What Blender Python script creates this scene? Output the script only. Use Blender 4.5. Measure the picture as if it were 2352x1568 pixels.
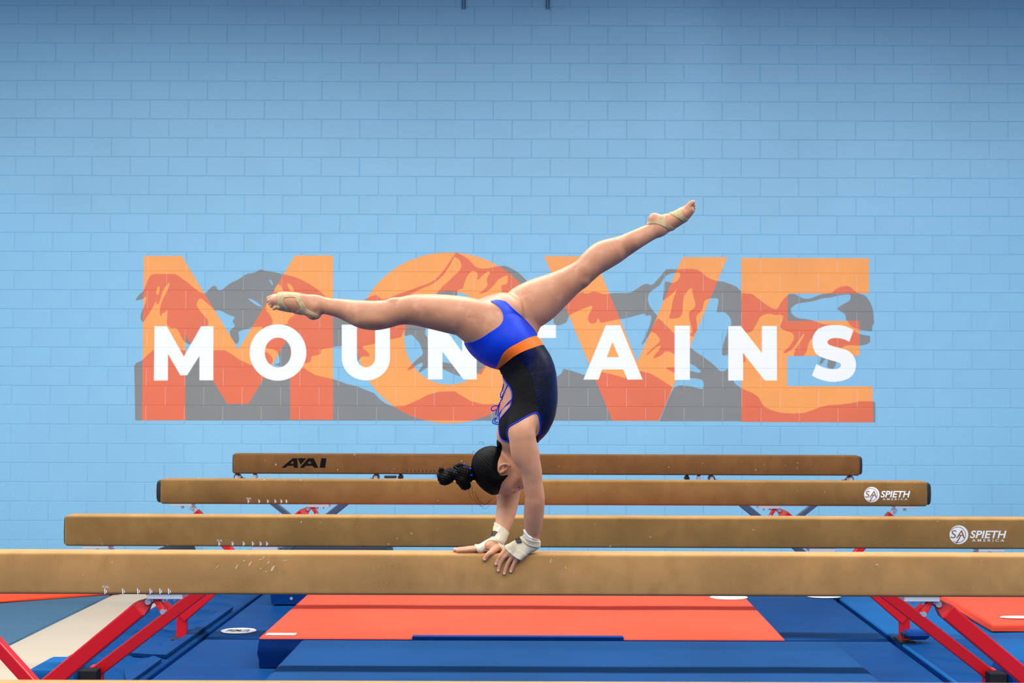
import bpy, bmesh, math, random
import numpy as np
from mathutils import Vector, Matrix
from mathutils.geometry import delaunay_2d_cdt, tessellate_polygon

for _o in list(bpy.data.objects):
    bpy.data.objects.remove(_o, do_unlink=True)
scene = bpy.context.scene
COL = scene.collection
random.seed(7)

# ------------------------------------------------------------------ camera
W, H = 2352, 1568
F = 2840.0                 # focal length in pixels
VX, HY = 1250.0, 880.0     # vanishing point of the room's depth axis
CAMZ = 1.9
TILT = math.atan((HY - H / 2) / F)
ROLL = math.radians(0.19)
cam_data = bpy.data.cameras.new('camera')
cam = bpy.data.objects.new('camera', cam_data)
COL.objects.link(cam)
cam_data.sensor_width = 36.0
cam_data.lens = 36.0 * F / W
cam_data.shift_x = (W / 2 - VX) / W
cam_data.clip_end = 200
cam_data.dof.use_dof = True
cam_data.dof.focus_distance = 4.8
cam_data.dof.aperture_fstop = 7.0
R = Matrix.Rotation(math.pi / 2 + TILT, 3, 'X') @ Matrix.Rotation(ROLL, 3, 'Z')
cam.matrix_world = Matrix.Translation((0, 0, CAMZ)) @ R.to_4x4()
scene.camera = cam
RN = np.array(R)


def unproj(px, py, Y):
    """pixel -> point on the plane y = Y"""
    d = RN @ np.array([(px - VX) / F, -(py - H / 2) / F, -1.0])
    s = Y / d[1]
    return np.array([d[0] * s, Y, CAMZ + d[2] * s])


def onfloor(px, py, z):
    """pixel -> point on the plane z"""
    d = RN @ np.array([(px - VX) / F, -(py - H / 2) / F, -1.0])
    s = (z - CAMZ) / d[2]
    return np.array([d[0] * s, d[1] * s, z])


def project(P):
    P = np.asarray(P, float)
    q = (P - np.array([0, 0, CAMZ])) @ RN
    return VX - q[..., 0] / q[..., 2] * F, H / 2 + q[..., 1] / q[..., 2] * F


# ------------------------------------------------------------------ light
world = bpy.data.worlds.new('world')
scene.world = world
world.use_nodes = True
bg = world.node_tree.nodes['Background']
bg.inputs['Color'].default_value = (0.93, 0.97, 1.0, 1)
bg.inputs['Strength'].default_value = 0.6
scene.view_settings.view_transform = 'Standard'
scene.view_settings.look = 'None'
scene.view_settings.gamma = 1
scene.view_settings.use_curve_mapping = False
scene.view_settings.exposure = 0.0


def lin(r, g, b):
    f = lambda c: c / 12.92 if c <= 0.04045 else ((c + 0.055) / 1.055) ** 2.4
    return (f(r / 255), f(g / 255), f(b / 255), 1)


LAMP_Z = 6.38
LAMP_X = -0.9
LAMP_ROWS = ((7.15, 0.25, 1250), (2.6, 0.7, 400), (0.6, 0.7, 420), (-1.4, 0.7, 420))   # y, width, power; the wide rows are added to fill the fronts


def area_light(name, loc, sx, sy, power, rot=(0, 0, 0), col=(1, 0.97, 0.92)):
    l = bpy.data.lights.new(name, 'AREA')
    l.shape = 'RECTANGLE'
    l.size, l.size_y = sx, sy
    l.energy = power
    l.color = col
    o = bpy.data.objects.new(name, l)
    o.location = loc
    o.rotation_euler = rot
    COL.objects.link(o)
    return o


for _y, _w, _p in LAMP_ROWS:
    area_light('strip_lamp', (LAMP_X, _y, LAMP_Z - 0.012), 19.0, _w, _p * 1.3)  # narrow row lights the mats; wide rows are added front fill

# ------------------------------------------------------------------ helpers
def tag(o, label=None, cat=None, group=None, kind=None):
    if label: o['label'] = label
    if cat: o['category'] = cat
    if group: o['group'] = group
    if kind: o['kind'] = kind
    return o


def empty(name, loc=(0, 0, 0)):
    o = bpy.data.objects.new(name, None)
    o.location = loc
    COL.objects.link(o)
    return o


def mesh_obj(name, verts, faces, mat=None, parent=None, smooth=False, mats=None, fmat=None):
    me = bpy.data.meshes.new(name)
    me.from_pydata([tuple(map(float, v)) for v in verts], [], [tuple(map(int, f)) for f in faces])
    me.update()
    o = bpy.data.objects.new(name, me)
    COL.objects.link(o)
    if mats:
        for m in mats: me.materials.append(m)
        if fmat is not None:
            me.polygons.foreach_set('material_index', np.asarray(fmat, np.int32))
    elif mat:
        me.materials.append(mat)
    if smooth:
        me.polygons.foreach_set('use_smooth', [True] * len(me.polygons))
    if parent:
        o.parent = parent
        o.matrix_parent_inverse = Matrix.Translation(-parent.location) if parent.type == 'EMPTY' else Matrix()
    return o


class MB:
    """collects simple shapes into one mesh"""
    def __init__(self):
        self.v, self.f = [], []

    def add(self, v, f):
        n = len(self.v)
        self.v += [tuple(p) for p in v]
        self.f += [tuple(i + n for i in q) for q in f]
        return self

    def box(self, x0, x1, y0, y1, z0, z1, bev=0.0, M=None):
        if bev <= 0:
            v = [(x, y, z) for x in (x0, x1) for y in (y0, y1) for z in (z0, z1)]
            f = [(0, 1, 3, 2), (4, 6, 7, 5), (0, 4, 5, 1), (2, 3, 7, 6), (0, 2, 6, 4), (1, 5, 7, 3)]
        else:
            bm = bmesh.new()
            bmesh.ops.create_cube(bm, size=1)
            for p in bm.verts:
                p.co = Vector(((x0 + x1) / 2 + p.co.x * (x1 - x0), (y0 + y1) / 2 + p.co.y * (y1 - y0),
                               (z0 + z1) / 2 + p.co.z * (z1 - z0)))
            bmesh.ops.bevel(bm, geom=bm.edges[:], offset=bev, segments=2, profile=0.5, affect='EDGES')
            bm.verts.index_update()
            v = [tuple(p.co) for p in bm.verts]
            f = [tuple(p.index for p in q.verts) for q in bm.faces]
            bm.free()
        if M is not None:
            v = [tuple(M @ Vector(p)) for p in v]
        return self.add(v, f)

    def bar(self, a, b, w, d, bev=0.003, up=(0, 1, 0), ext=0.0):
        """box section beam from a to b; w across, d along `up`"""
        a, b, up = Vector(a), Vector(b), Vector(up)
        x = (b - a).normalized()
        y = (up - x * up.dot(x)).normalized()
        z = x.cross(y)
        L = (b - a).length
        M = Matrix(((x.x, y.x, z.x, a.x), (x.y, y.y, z.y, a.y), (x.z, y.z, z.z, a.z), (0, 0, 0, 1)))
        return self.box(-ext, L + ext, -d / 2, d / 2, -w / 2, w / 2, bev, M)

    def taper(self, a, b, w0, d0, w1, d1):
        """four-sided taper from section w0 x d0 at a to w1 x d1 at b; d runs along y"""
        a, b, y = Vector(a), Vector(b), Vector((0, 1, 0))
        z = (b - a).normalized().cross(y)
        v = [c + y * (sy * d / 2) + z * (sz * w / 2) for c, w, d in ((a, w0, d0), (b, w1, d1)) for sy, sz in ((-1, -1), (1, -1), (1, 1), (-1, 1))]
        return self.add([tuple(p) for p in v], [(0, 1, 2, 3), (7, 6, 5, 4)] + [(i, 4 + i, 4 + (i + 1) % 4, (i + 1) % 4) for i in range(4)])

    def cyl(self, a, b, r, n=16, r2=None):
        a, b = Vector(a), Vector(b)
        r2 = r if r2 is None else r2
        x = (b - a).normalized()
        t = Vector((0, 0, 1)) if abs(x.z) < 0.9 else Vector((1, 0, 0))
        y = x.cross(t).normalized()
        z = x.cross(y)
        v = []
        for c, rr in ((a, r), (b, r2)):
            v += [tuple(c + y * (rr * math.cos(2 * math.pi * i / n)) + z * (rr * math.sin(2 * math.pi * i / n))) for i in range(n)]
        f = [(i, (i + 1) % n, n + (i + 1) % n, n + i) for i in range(n)]
        f += [tuple(range(n - 1, -1, -1)), tuple(range(n, 2 * n))]
        return self.add(v, f)

    def build(self, name, mat, parent=None, smooth=False):
        o = mesh_obj(name, self.v, self.f, mat, parent)
        if smooth:
            shade_auto(o)
        return o


def shade_auto(o, ang=40):
    me = o.data
    bm = bmesh.new(); bm.from_mesh(me)
    bmesh.ops.recalc_face_normals(bm, faces=bm.faces[:])
    for f in bm.faces: f.smooth = True
    for e in bm.edges:
        if len(e.link_faces) == 2 and e.calc_face_angle(0) > math.radians(ang): e.smooth = False
    bm.to_mesh(me); bm.free()


def tube_mesh(pts, r, n=8, closed=False):
    """tube through points; r scalar or per point"""
    P = [Vector(p) for p in pts]
    m = len(P)
    rr = [r] * m if np.isscalar(r) else list(r)
    v, f = [], []
    prev = None
    for i in range(m):
        a = P[(i - 1) % m] if (closed or i > 0) else P[0]
        b = P[(i + 1) % m] if (closed or i < m - 1) else P[m - 1]
        t = (b - a)
        t = t.normalized() if t.length > 1e-9 else Vector((1, 0, 0))
        if prev is None:
            u = t.orthogonal().normalized()
        else:
            u = (prev - t * prev.dot(t))
            u = u.normalized() if u.length > 1e-6 else t.orthogonal().normalized()
        prev = u
        w = t.cross(u)
        for k in range(n):
            an = 2 * math.pi * k / n
            v.append(tuple(P[i] + u * (rr[i] * math.cos(an)) + w * (rr[i] * math.sin(an))))
    for i in range(m if closed else m - 1):
        j = (i + 1) % m
        for k in range(n):
            l = (k + 1) % n
            f.append((i * n + k, i * n + l, j * n + l, j * n + k))
    if not closed:
        f.append(tuple(range(n - 1, -1, -1)))
        f.append(tuple((m - 1) * n + k for k in range(n)))
    return v, f


def catmull(pts, per=6, closed=False):
    P = [np.array(p, float) for p in pts]
    m = len(P)
    out = []
    rng = range(m if closed else m - 1)
    for i in rng:
        if closed:
            a, b, c, d = P[i - 1], P[i], P[(i + 1) % m], P[(i + 2) % m]
        else:
            b, c = P[i], P[i + 1]
            a = P[i - 1] if i > 0 else 2 * b - c
            d = P[i + 2] if i < m - 2 else 2 * c - b
        for k in range(per):
            t = k / per
            out.append(0.5 * (2 * b + (c - a) * t + (2 * a - 5 * b + 4 * c - d) * t * t + (3 * b - a - 3 * c + d) * t ** 3))
    if not closed: out.append(P[-1])
    return np.array(out)


# ------------------------------------------------------------------ materials
def mat_new(name, col, rough=0.6, metal=0.0, spec=0.5, noise=None, bump=None, sheen=0.0, sss=0.0, coat=0.0):
    """noise: list of (scale, colour2, low, high, detail, stretch); bump: (scale, strength, dist)"""
    m = bpy.data.materials.new(name)
    m.use_nodes = True
    nt = m.node_tree
    b = nt.nodes['Principled BSDF']
    b.inputs['Roughness'].default_value = rough
    b.inputs['Metallic'].default_value = metal
    b.inputs['Specular IOR Level'].default_value = spec
    if sheen:
        b.inputs['Sheen Weight'].default_value = sheen
        b.inputs['Sheen Roughness'].default_value = 0.4
    if coat: b.inputs['Coat Weight'].default_value = coat
    if sss:
        b.inputs['Subsurface Weight'].default_value = sss
        b.inputs['Subsurface Radius'].default_value = (0.012, 0.005, 0.003)
        b.inputs['Subsurface Scale'].default_value = 1.0
    tc = nt.nodes.new('ShaderNodeTexCoord')
    cur = None
    for (sc, c2, lo, hi, det, st) in (noise or []):
        mp = nt.nodes.new('ShaderNodeMapping')
        mp.inputs['Scale'].default_value = st
        nt.links.new(tc.outputs['Object'], mp.inputs['Vector'])
        nz = nt.nodes.new('ShaderNodeTexNoise')
        nz.inputs['Scale'].default_value = sc
        nz.inputs['Detail'].default_value = det
        nt.links.new(mp.outputs['Vector'], nz.inputs['Vector'])
        rp = nt.nodes.new('ShaderNodeMapRange')
        rp.inputs['From Min'].default_value = lo
        rp.inputs['From Max'].default_value = hi
        rp.clamp = True
        nt.links.new(nz.outputs['Fac'], rp.inputs['Value'])
        mx = nt.nodes.new('ShaderNodeMix')
        mx.data_type = 'RGBA'
        nt.links.new(rp.outputs['Result'], mx.inputs['Factor'])
        if cur is None: mx.inputs[6].default_value = col
        else: nt.links.new(cur, mx.inputs[6])
        mx.inputs[7].default_value = c2
        cur = mx.outputs[2]
    if cur is None: b.inputs['Base Color'].default_value = col
    else: nt.links.new(cur, b.inputs['Base Color'])
    if bump:
        nz = nt.nodes.new('ShaderNodeTexNoise')
        nz.inputs['Scale'].default_value = bump[0]
        nz.inputs['Detail'].default_value = 4
        nt.links.new(tc.outputs['Object'], nz.inputs['Vector'])
        bp = nt.nodes.new('ShaderNodeBump')
        bp.inputs['Strength'].default_value = bump[1]
        bp.inputs['Distance'].default_value = bump[2]
        nt.links.new(nz.outputs['Fac'], bp.inputs['Height'])
        nt.links.new(bp.outputs['Normal'], b.inputs['Normal'])
    return m


def mulc(c, k): return (min(1, c[0] * k), min(1, c[1] * k), min(1, c[2] * k), 1)


ONE = (1, 1, 1)
C_WALL = lin(129, 186, 219)
M = {}
M['wall'] = mat_new('painted_block_blue', C_WALL, 0.5, noise=[(0.8, mulc(C_WALL, 0.9), 0.42, 0.7, 3, ONE), (60, mulc(C_WALL, 0.95), 0.4, 0.7, 4, ONE)], bump=(90, 0.25, 0.003))
def paint(name, c):
    return mat_new(name, c, 0.55, noise=[(2.0, mulc(c, 0.9), 0.4, 0.7, 3, ONE), (70, mulc(c, 0.93), 0.4, 0.7, 3, ONE)], bump=(90, 0.25, 0.003))
C_OR, C_RD, C_GY, C_WH = lin(242, 160, 86), lin(222, 110, 76), lin(126, 130, 130), lin(232, 238, 240)
M['m_orange'] = paint('mural_orange', C_OR)
M['m_red'] = paint('mural_red', C_RD)
M['m_grey'] = paint('mural_grey', C_GY)
M['m_white'] = mat_new('mural_white', C_WH, 0.5)
mixw = lambda c, k: tuple(c[i] * (1 - k) + 0.85 * k for i in range(3)) + (1,)
M['m_orange2'] = paint('mural_orange_thin', mixw(C_OR, 0.3))
M['m_red2'] = paint('mural_red_thin', mixw(C_RD, 0.3))
M['m_grey2'] = paint('mural_grey_thin', mixw(C_GY, 0.3))
C_BE = lin(176, 134, 84)
def suede(name, c, k=0.62):
    return mat_new(name, c, 0.95, spec=0.1, sheen=0.15,
                   noise=[(4.5, mulc(c, k), 0.44, 0.70, 5, (0.8, 1, 1)), (13, mulc(c, 0.74), 0.44, 0.70, 4, (1, 1, 0.7)), (420, mulc(c, 0.9), 0.4, 0.7, 2, ONE),
                          (45, lin(205, 175, 135), 0.735, 0.78, 2, ONE)],
                   bump=(400, 0.12, 0.0015))
M['suede'] = suede('beam_suede', C_BE)
M['suede_b'] = suede('beam_suede_olive', lin(152, 116, 68))
M['suede_d'] = suede('beam_suede_mid', lin(132, 98, 56))
M['suede_c'] = suede('beam_suede_dark', lin(106, 74, 42))
M['black'] = mat_new('black_rubber', lin(18, 19, 22), 0.6)
M['white_mark'] = mat_new('white_print', lin(235, 235, 235), 0.6)
M['brown_mark'] = mat_new('brown_print', lin(128, 92, 52), 0.9)
M['chalk'] = mat_new('chalk_dust', lin(206, 178, 140), 0.95, noise=[(120, lin(178, 142, 96), 0.4, 0.6, 3, ONE)])
M['red_metal'] = mat_new('red_powder_coat', lin(200, 12, 24), 0.35, bump=(300, 0.1, 0.001))
M['blue_metal'] = mat_new('bluegrey_powder_coat', lin(52, 66, 92), 0.4)
M['plate'] = mat_new('zinc_plate', lin(215, 222, 228), 0.35, metal=0.25)
M['bolt'] = mat_new('zinc_bolt', lin(200, 206, 212), 0.3, metal=0.6)
M['darksteel'] = mat_new('dark_steel', lin(60, 64, 70), 0.4, metal=0.4)
def vinyl(name, c, rough=0.55):
    return mat_new(name, c, rough, spec=0.1, noise=[(1.3, mulc(c, 0.82), 0.4, 0.7, 4, ONE)], bump=(6, 0.25, 0.02))
M['mat_blue'] = vinyl('blue_vinyl', lin(4, 56, 110))
M['mat_blue_l'] = vinyl('light_blue_vinyl', lin(12, 82, 142))
M['mat_carpet'] = mat_new('blue_mat_fabric', lin(10, 62, 112), 0.85, spec=0.15, noise=[(1.6, lin(8, 56, 102), 0.4, 0.7, 4, ONE), (350, lin(6, 48, 94), 0.5, 0.7, 2, ONE)], bump=(500, 0.2, 0.002))
M['mat_side'] = vinyl('blue_vinyl_side', lin(6, 50, 118), 0.4)
M['mat_orange'] = mat_new('orange_vinyl', lin(226, 74, 52), 0.7, spec=0.15, noise=[(1.0, lin(222, 68, 46), 0.4, 0.7, 3, ONE)], bump=(400, 0.1, 0.001))
M['mat_orange_b'] = mat_new('orange_red_vinyl', lin(222, 66, 28), 0.6, spec=0.2)
M['mat_cream'] = mat_new('cream_vinyl', lin(172, 160, 142), 0.6, spec=0.2, noise=[(1.2, lin(168, 152, 130), 0.5, 0.75, 3, ONE)])
M['mat_teal'] = mat_new('slate_teal_carpet', lin(66, 98, 122), 0.9, spec=0.1, noise=[(300, lin(54, 84, 108), 0.4, 0.7, 3, ONE)])
M['mat_navy'] = mat_new('navy_vinyl', lin(14, 20, 40), 0.5)
M['floor'] = mat_new('floor_blue_carpet', lin(40, 80, 130), 0.9)
M['ceiling'] = mat_new('ceiling_panels', lin(120, 125, 130), 0.9)
M['label'] = mat_new('white_label', lin(236, 236, 234), 0.5)
M['strap'] = mat_new('strap_black', lin(10, 12, 18), 0.8)  # plain black of the foot cover straps
M['rod'] = mat_new('dark_blue_rod', lin(36, 84, 122), 0.5)
M['print_black'] = mat_new('black_print', lin(5, 5, 6), 0.8, spec=0.1)
# ------------------------------------------------------------------ room shell
YW = F / 217.0                     # painted face of the block wall
BL, BH = 0.4064, 0.2032            # concrete block module
JW, JD = 0.0050, 0.0031            # half width and depth of a joint
_p = unproj(210, 797.8, YW)
Z0 = _p[2] % BH
ROW_REF = int(round((unproj(79, 427, YW)[2] - Z0) / BH - 0.5))
X_REF = unproj(79, 427, YW)[0]
XL, XR = -12.0, 12.0
Z_TOP = 7.0


def row_phase(r):
    return X_REF + (0 if (r - ROW_REF) % 2 == 0 else BL / 2)


fl = MB().box(-25, 25, -25, YW + 0.2, -0.1, 0.0).build('floor', M['floor'])
tag(fl, kind='structure')
ce = MB().box(-12, 12, -6, YW + 0.2, Z_TOP, Z_TOP + 0.1).build('ceiling', M['ceiling'])
tag(ce, kind='structure')
wall = MB().box(XL, XR, YW + JD + 0.001, YW + 0.2, 0.0, Z_TOP).build('wall_back', M['wall'])
tag(wall, kind='structure')
for _n, _x in (('wall_left', -12.2), ('wall_right', 12.0)):
    tag(MB().box(_x, _x + 0.2, -6, YW + 0.2, 0.0, Z_TOP).build(_n, M['wall']), kind='structure')


for _y, _w, _p in LAMP_ROWS:
    fx = empty('ceiling_light', (LAMP_X, _y, LAMP_Z))
    if _w < 0.5: tag(fx, 'narrow strip light hanging on rods above the orange landing mat', 'ceiling light')
    else: tag(fx, 'added wide strip light for front fill, on thin rods from the ceiling', 'ceiling light', 'added strip lights in rows for front fill')
    MB().box(LAMP_X - 9.5, LAMP_X + 9.5, _y - _w / 2 - 0.03, _y + _w / 2 + 0.03, LAMP_Z, LAMP_Z + 0.07, 0.01).build('housing', M['label'], fx)
    for _x in (-9, -4, 1, 6):
        MB().cyl((_x, _y, LAMP_Z + 0.06), (_x, _y, Z_TOP), 0.006, 8).build('rod', M['bolt'], fx)


def block_geo(x0, x1, z0, z1):
    j, y0, y1 = JW, YW, YW + JD + 0.002
    v = [(x0, y1, z0), (x1, y1, z0), (x1, y1, z1), (x0, y1, z1),
         (x0 + j, y0, z0 + j), (x1 - j, y0, z0 + j), (x1 - j, y0, z1 - j), (x0 + j, y0, z1 - j)]
    f = [(4, 5, 6, 7), (0, 1, 5, 4), (1, 2, 6, 5), (2, 3, 7, 6), (3, 0, 4, 7)]
    return v, f


blocks = []
nrows = int((Z_TOP - Z0) / BH) + 2
for r in range(-1, nrows):
    z0, z1 = max(0, Z0 + r * BH), min(Z_TOP, Z0 + (r + 1) * BH)
    if z1 - z0 < 0.03: continue
    ph = row_phase(r)
    k0 = int(math.floor((XL - ph) / BL))
    k = k0
    while ph + k * BL < XR:
        x0, x1 = max(XL, ph + k * BL), min(XR, ph + (k + 1) * BL)
        k += 1
        if x1 - x0 < 0.03: continue
        full = abs((x1 - x0) - BL) < 1e-6 and abs((z1 - z0) - BH) < 1e-6
        cx, cz = (x0 + x1) / 2, (z0 + z1) / 2
        px, py = project((cx, YW, cz))
        vis = full and -30 < px < W + 30
        score = abs(py - 720) / 260 + abs(px - 1176) / 2400 if vis else 99
        blocks.append((score, x0, x1, z0, z1, full))
blocks.sort(key=lambda b: b[0])
proto = None
for (s, x0, x1, z0, z1, full) in blocks[:300]:
    if proto is None:
        v, f = block_geo(-BL / 2, BL / 2, -BH / 2, BH / 2)
        o = mesh_obj('block', v, f, M['wall'])
        proto = o
    else:
        o = bpy.data.objects.new('block', proto.data)
        COL.objects.link(o)
    o.location = ((x0 + x1) / 2, 0, (z0 + z1) / 2)
    o.parent = wall
mb = MB()
for (s, x0, x1, z0, z1, full) in blocks[300:]:
    mb.add(*block_geo(x0, x1, z0, z1))
rest = mb.build('block_field', M['wall'], wall)
tag(rest, kind='stuff')

# ------------------------------------------------------------------ mural
ZM = {'i1': (280, 560, .28067), 'm1': (300, 570, .13395), 'm2': (440, 590, .17215), 'm3': (300, 760, .20408),
      'm4': (760, 570, .14456), 'm5': (760, 760, .17857), 'm6': (980, 570, .14456), 'm7': (1240, 780, .13605),
      'm8': (1280, 570, .14667), 'm9': (1460, 580, .14032), 'm10': (1460, 760, .14032),
      'm11': (1680, 580, .14456), 'm12': (1680, 760, .14456), 'px': (0, 0, 1)}


def tr(*parts):
    out = []
    for (k, pts) in parts:
        x, y, s = ZM[k]
        out += [(x + a * s, y + b * s) for a, b in pts]
    return out


def chaikin(p, n=1):
    p = np.array(p, float)
    for _ in range(n):
        q = np.roll(p, -1, 0)
        p = np.stack([0.78 * p + 0.22 * q, 0.22 * p + 0.78 * q], 1).reshape(-1, 2)
    return [tuple(v) for v in p]


def ell(cx, cy, rx, ry, n=72):
    return [(cx + rx * math.cos(2 * math.pi * i / n), cy + ry * math.sin(2 * math.pi * i / n)) for i in range(n)]


BIG = {
    'M': [tr(('i1', [(180, 98), (490, 98), (955, 865), (1415, 95), (1728, 95), (1728, 1438), (1378, 1438), (1378, 744), (1035, 1308), (862, 1308), (520, 744), (520, 1442), (165, 1444)]))],
    'O': [ell(1031, 775.7, 212, 196, 110), ell(1031.4, 775.6, 102.7, 107.3, 80)],
    'V': [[(1250.3, 588), (1364.9, 588.5), (1464, 832), (1567.3, 590.5), (1671.2, 590.5), (1513.5, 966), (1406.7, 966)]],
    'E': [[(1702.4, 592.3), (1995.9, 593), (1995.9, 673.2), (1808.7, 674), (1808.7, 736.8), (1974.2, 736.8), (1974.5, 816.8), (1808.2, 817.1), (1807.9, 886.5), (2004.5, 887.2), (2005.3, 969.6), (1703.1, 968.5)]],
}
U = [(785, 745.5), (819.8, 745.5), (819.8, 822)]
U += [(840.8 - 21 * math.cos(t), 822 + 21 * math.sin(t)) for t in np.linspace(0, math.pi, 17)[1:-1]]
U += [(861.8, 822), (861.8, 745.5), (895.7, 745.5), (895.7, 822)]
U += [(840.35 + 55.35 * math.cos(t), 822 + 51.4 * math.sin(t)) for t in np.linspace(0, math.pi, 33)[1:-1]]
U += [(785, 822)]
S = catmull(tr(('m12', [(1950, 0), (1870, 170)])), 1)
S = tr(('m11', [(1940, 1230), (1872, 1415)])) + [tuple(p) for p in catmull(tr(('m11', [(1872, 1415), (1800, 1380), (1700, 1357), (1600, 1360), (1540, 1390), (1525, 1425)]), ('m12', [(1560, 222), (1690, 262), (1830, 302), (1920, 370), (1970, 470), (1978, 560), (1950, 660), (1880, 740), (1760, 790), (1620, 808), (1480, 790), (1360, 750), (1278, 705)])), 4)][1:] \
    + [tuple(p) for p in catmull(tr(('m12', [(1350, 525), (1440, 570), (1540, 598), (1640, 605), (1720, 582), (1740, 545), (1720, 510), (1640, 480), (1500, 440), (1390, 395), (1320, 320), (1285, 200), (1290, 105)]), ('m11', [(1312, 1300), (1370, 1222), (1470, 1172), (1600, 1150), (1740, 1155), (1850, 1185), (1940, 1230)])), 4)][:-1]
SMALL = [
    ('M', [[(355, 749), (383, 749), (422.4, 818.8), (462, 749), (490.2, 749), (490, 873), (458.2, 873), (458.2, 817), (430, 861.4), (414.3, 861.4), (385.7, 812), (385.7, 873.5), (353.5, 873.5)]]),
    ('O', [ell(638.5, 809.3, 65.1, 64.6, 64), ell(638.5, 809.3, 30.5, 34.4, 48)]),
    ('U', [U]),
    ('N', [[(983, 745), (1015.5, 745), (1061.5, 808), (1061.5, 745), (1094.8, 745), (1094.8, 871), (1064.5, 871), (1016.3, 807.3), (1016.3, 871), (983, 871)]]),
    ('T', [[(1167, 746), (1277, 746.4), (1277, 776), (1239.5, 776), (1239.5, 871.3), (1204.5, 871.3), (1204.5, 776), (1167, 776)]]),
    ('A', [[(1391.5, 746.7), (1424.5, 746.7), (1475.8, 871), (1441.4, 871.4), (1431.2, 848), (1382.9, 848), (1374.7, 871.4), (1340, 871.4)], [(1406.7, 784.8), (1393.7, 820), (1421.6, 820)]]),
    ('I', [[(1549.5, 747.7), (1584.5, 747.7), (1584.5, 872.3), (1549.5, 872.3)]]),
    ('N', [[(1672.6, 748.6), (1701.4, 748.4), (1750.1, 810.6), (1750.1, 748.4), (1784.1, 748.4), (1784.4, 873.5), (1756.6, 873.5), (1706.7, 809.9), (1706.7, 873.5), (1672.6, 873.7)]]),
    ('S', [S]),
]
A1 = tr(('m1', [(90, 895), (90, 870), (150, 790), (215, 740), (250, 660), (290, 560), (330, 480), (375, 440), (700, 440), (780, 445), (900, 530), (1000, 600), (1100, 690), (1180, 750), (1280, 780), (1330, 720), (1400, 650), (1460, 640), (1500, 720), (1560, 720), (1640, 650), (1720, 590), (1860, 530)]),
        ('m2', [(720, 230), (850, 205), (930, 158), (990, 190), (1100, 200), (1225, 230), (1380, 265), (1500, 320), (1620, 390), (1720, 460), (1800, 540)]),
        ('px', [(765, 700), (800, 705), (842, 688), (928, 700)]),
        ('m5', [(945, 70), (760, 110), (565, 165), (380, 200), (480, 270), (510, 330), (400, 325), (385, 345), (350, 380), (335, 330), (340, 195), (140, 190), (30, 200)]),
        ('m3', [(2280, 185), (2140, 205), (2140, 265), (2030, 285), (2035, 330), (2010, 355), (1960, 365), (1820, 420), (1710, 400), (1600, 375), (1680, 365), (1675, 290), (1650, 230), (1600, 205), (1510, 190), (1470, 60)]),
        ('m2', [(950, 925), (890, 935), (800, 935), (740, 960), (680, 970), (620, 1000), (635, 1060), (630, 1140), (590, 1165), (560, 1120), (520, 1060), (510, 990)]),
        ('m1', [(1700, 1450), (1710, 1400), (1800, 1330), (1740, 1250), (1800, 1175), (1700, 1150), (1510, 1050), (1450, 1070), (1400, 1020), (1300, 930), (1190, 840), (1125, 960), (1180, 1070), (1330, 1220), (1330, 1330), (1200, 1350), (1090, 1568)]),
        ('m3', [(760, 0), (690, 140), (660, 150), (625, 130), (610, 125), (570, 70), (540, 0)]),
        ('m1', [(830, 1450), (790, 1370), (680, 1370), (620, 1300), (620, 1200), (635, 1100), (625, 1075), (545, 1110), (515, 1175), (500, 1120), (500, 1050), (520, 960), (550, 880), (600, 790), (650, 680), (680, 575), (600, 650), (550, 730), (520, 840), (485, 955), (445, 960), (428, 895), (410, 960), (360, 1050), (300, 1150), (215, 1275), (180, 1230), (165, 1180), (190, 1080), (215, 1040), (260, 920), (275, 840), (245, 830), (215, 870)]))
A2 = tr(('m4', [(500, 840), (580, 790), (640, 760), (730, 740), (790, 800), (830, 815), (900, 800), (1000, 760), (1100, 715), (1250, 670), (1400, 610), (1550, 560), (1680, 480), (1750, 400), (1830, 300), (1900, 190), (1950, 110), (1990, 62)]),
        ('m6', [(470, 65), (560, 110), (650, 160), (720, 230), (770, 290), (830, 315), (900, 325), (1000, 315), (1100, 290), (1170, 280), (1260, 280), (1330, 310), (1450, 380), (1530, 450), (1600, 530), (1700, 640), (1500, 760), (1300, 800), (1195, 740), (1190, 640), (1180, 590), (1270, 570), (1290, 530), (1290, 420), (1200, 460), (1130, 500), (1060, 600), (960, 690), (850, 725), (840, 710), (930, 640), (975, 580), (950, 520), (960, 470), (1020, 370), (960, 370), (890, 430), (830, 495), (790, 500), (815, 440), (800, 375), (720, 355), (660, 420), (620, 500), (590, 580), (580, 640), (500, 660), (485, 690), (485, 800), (160, 800), (165, 700), (190, 680), (250, 610), (330, 540), (440, 430), (510, 370), (550, 300), (550, 230), (500, 165), (450, 140), (420, 170)]),
        ('m4', [(1900, 260), (1840, 350), (1790, 430), (1740, 470), (1650, 550), (1550, 600), (1420, 650), (1330, 700), (1180, 770), (1100, 820), (800, 900), (500, 900)]))
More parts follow.
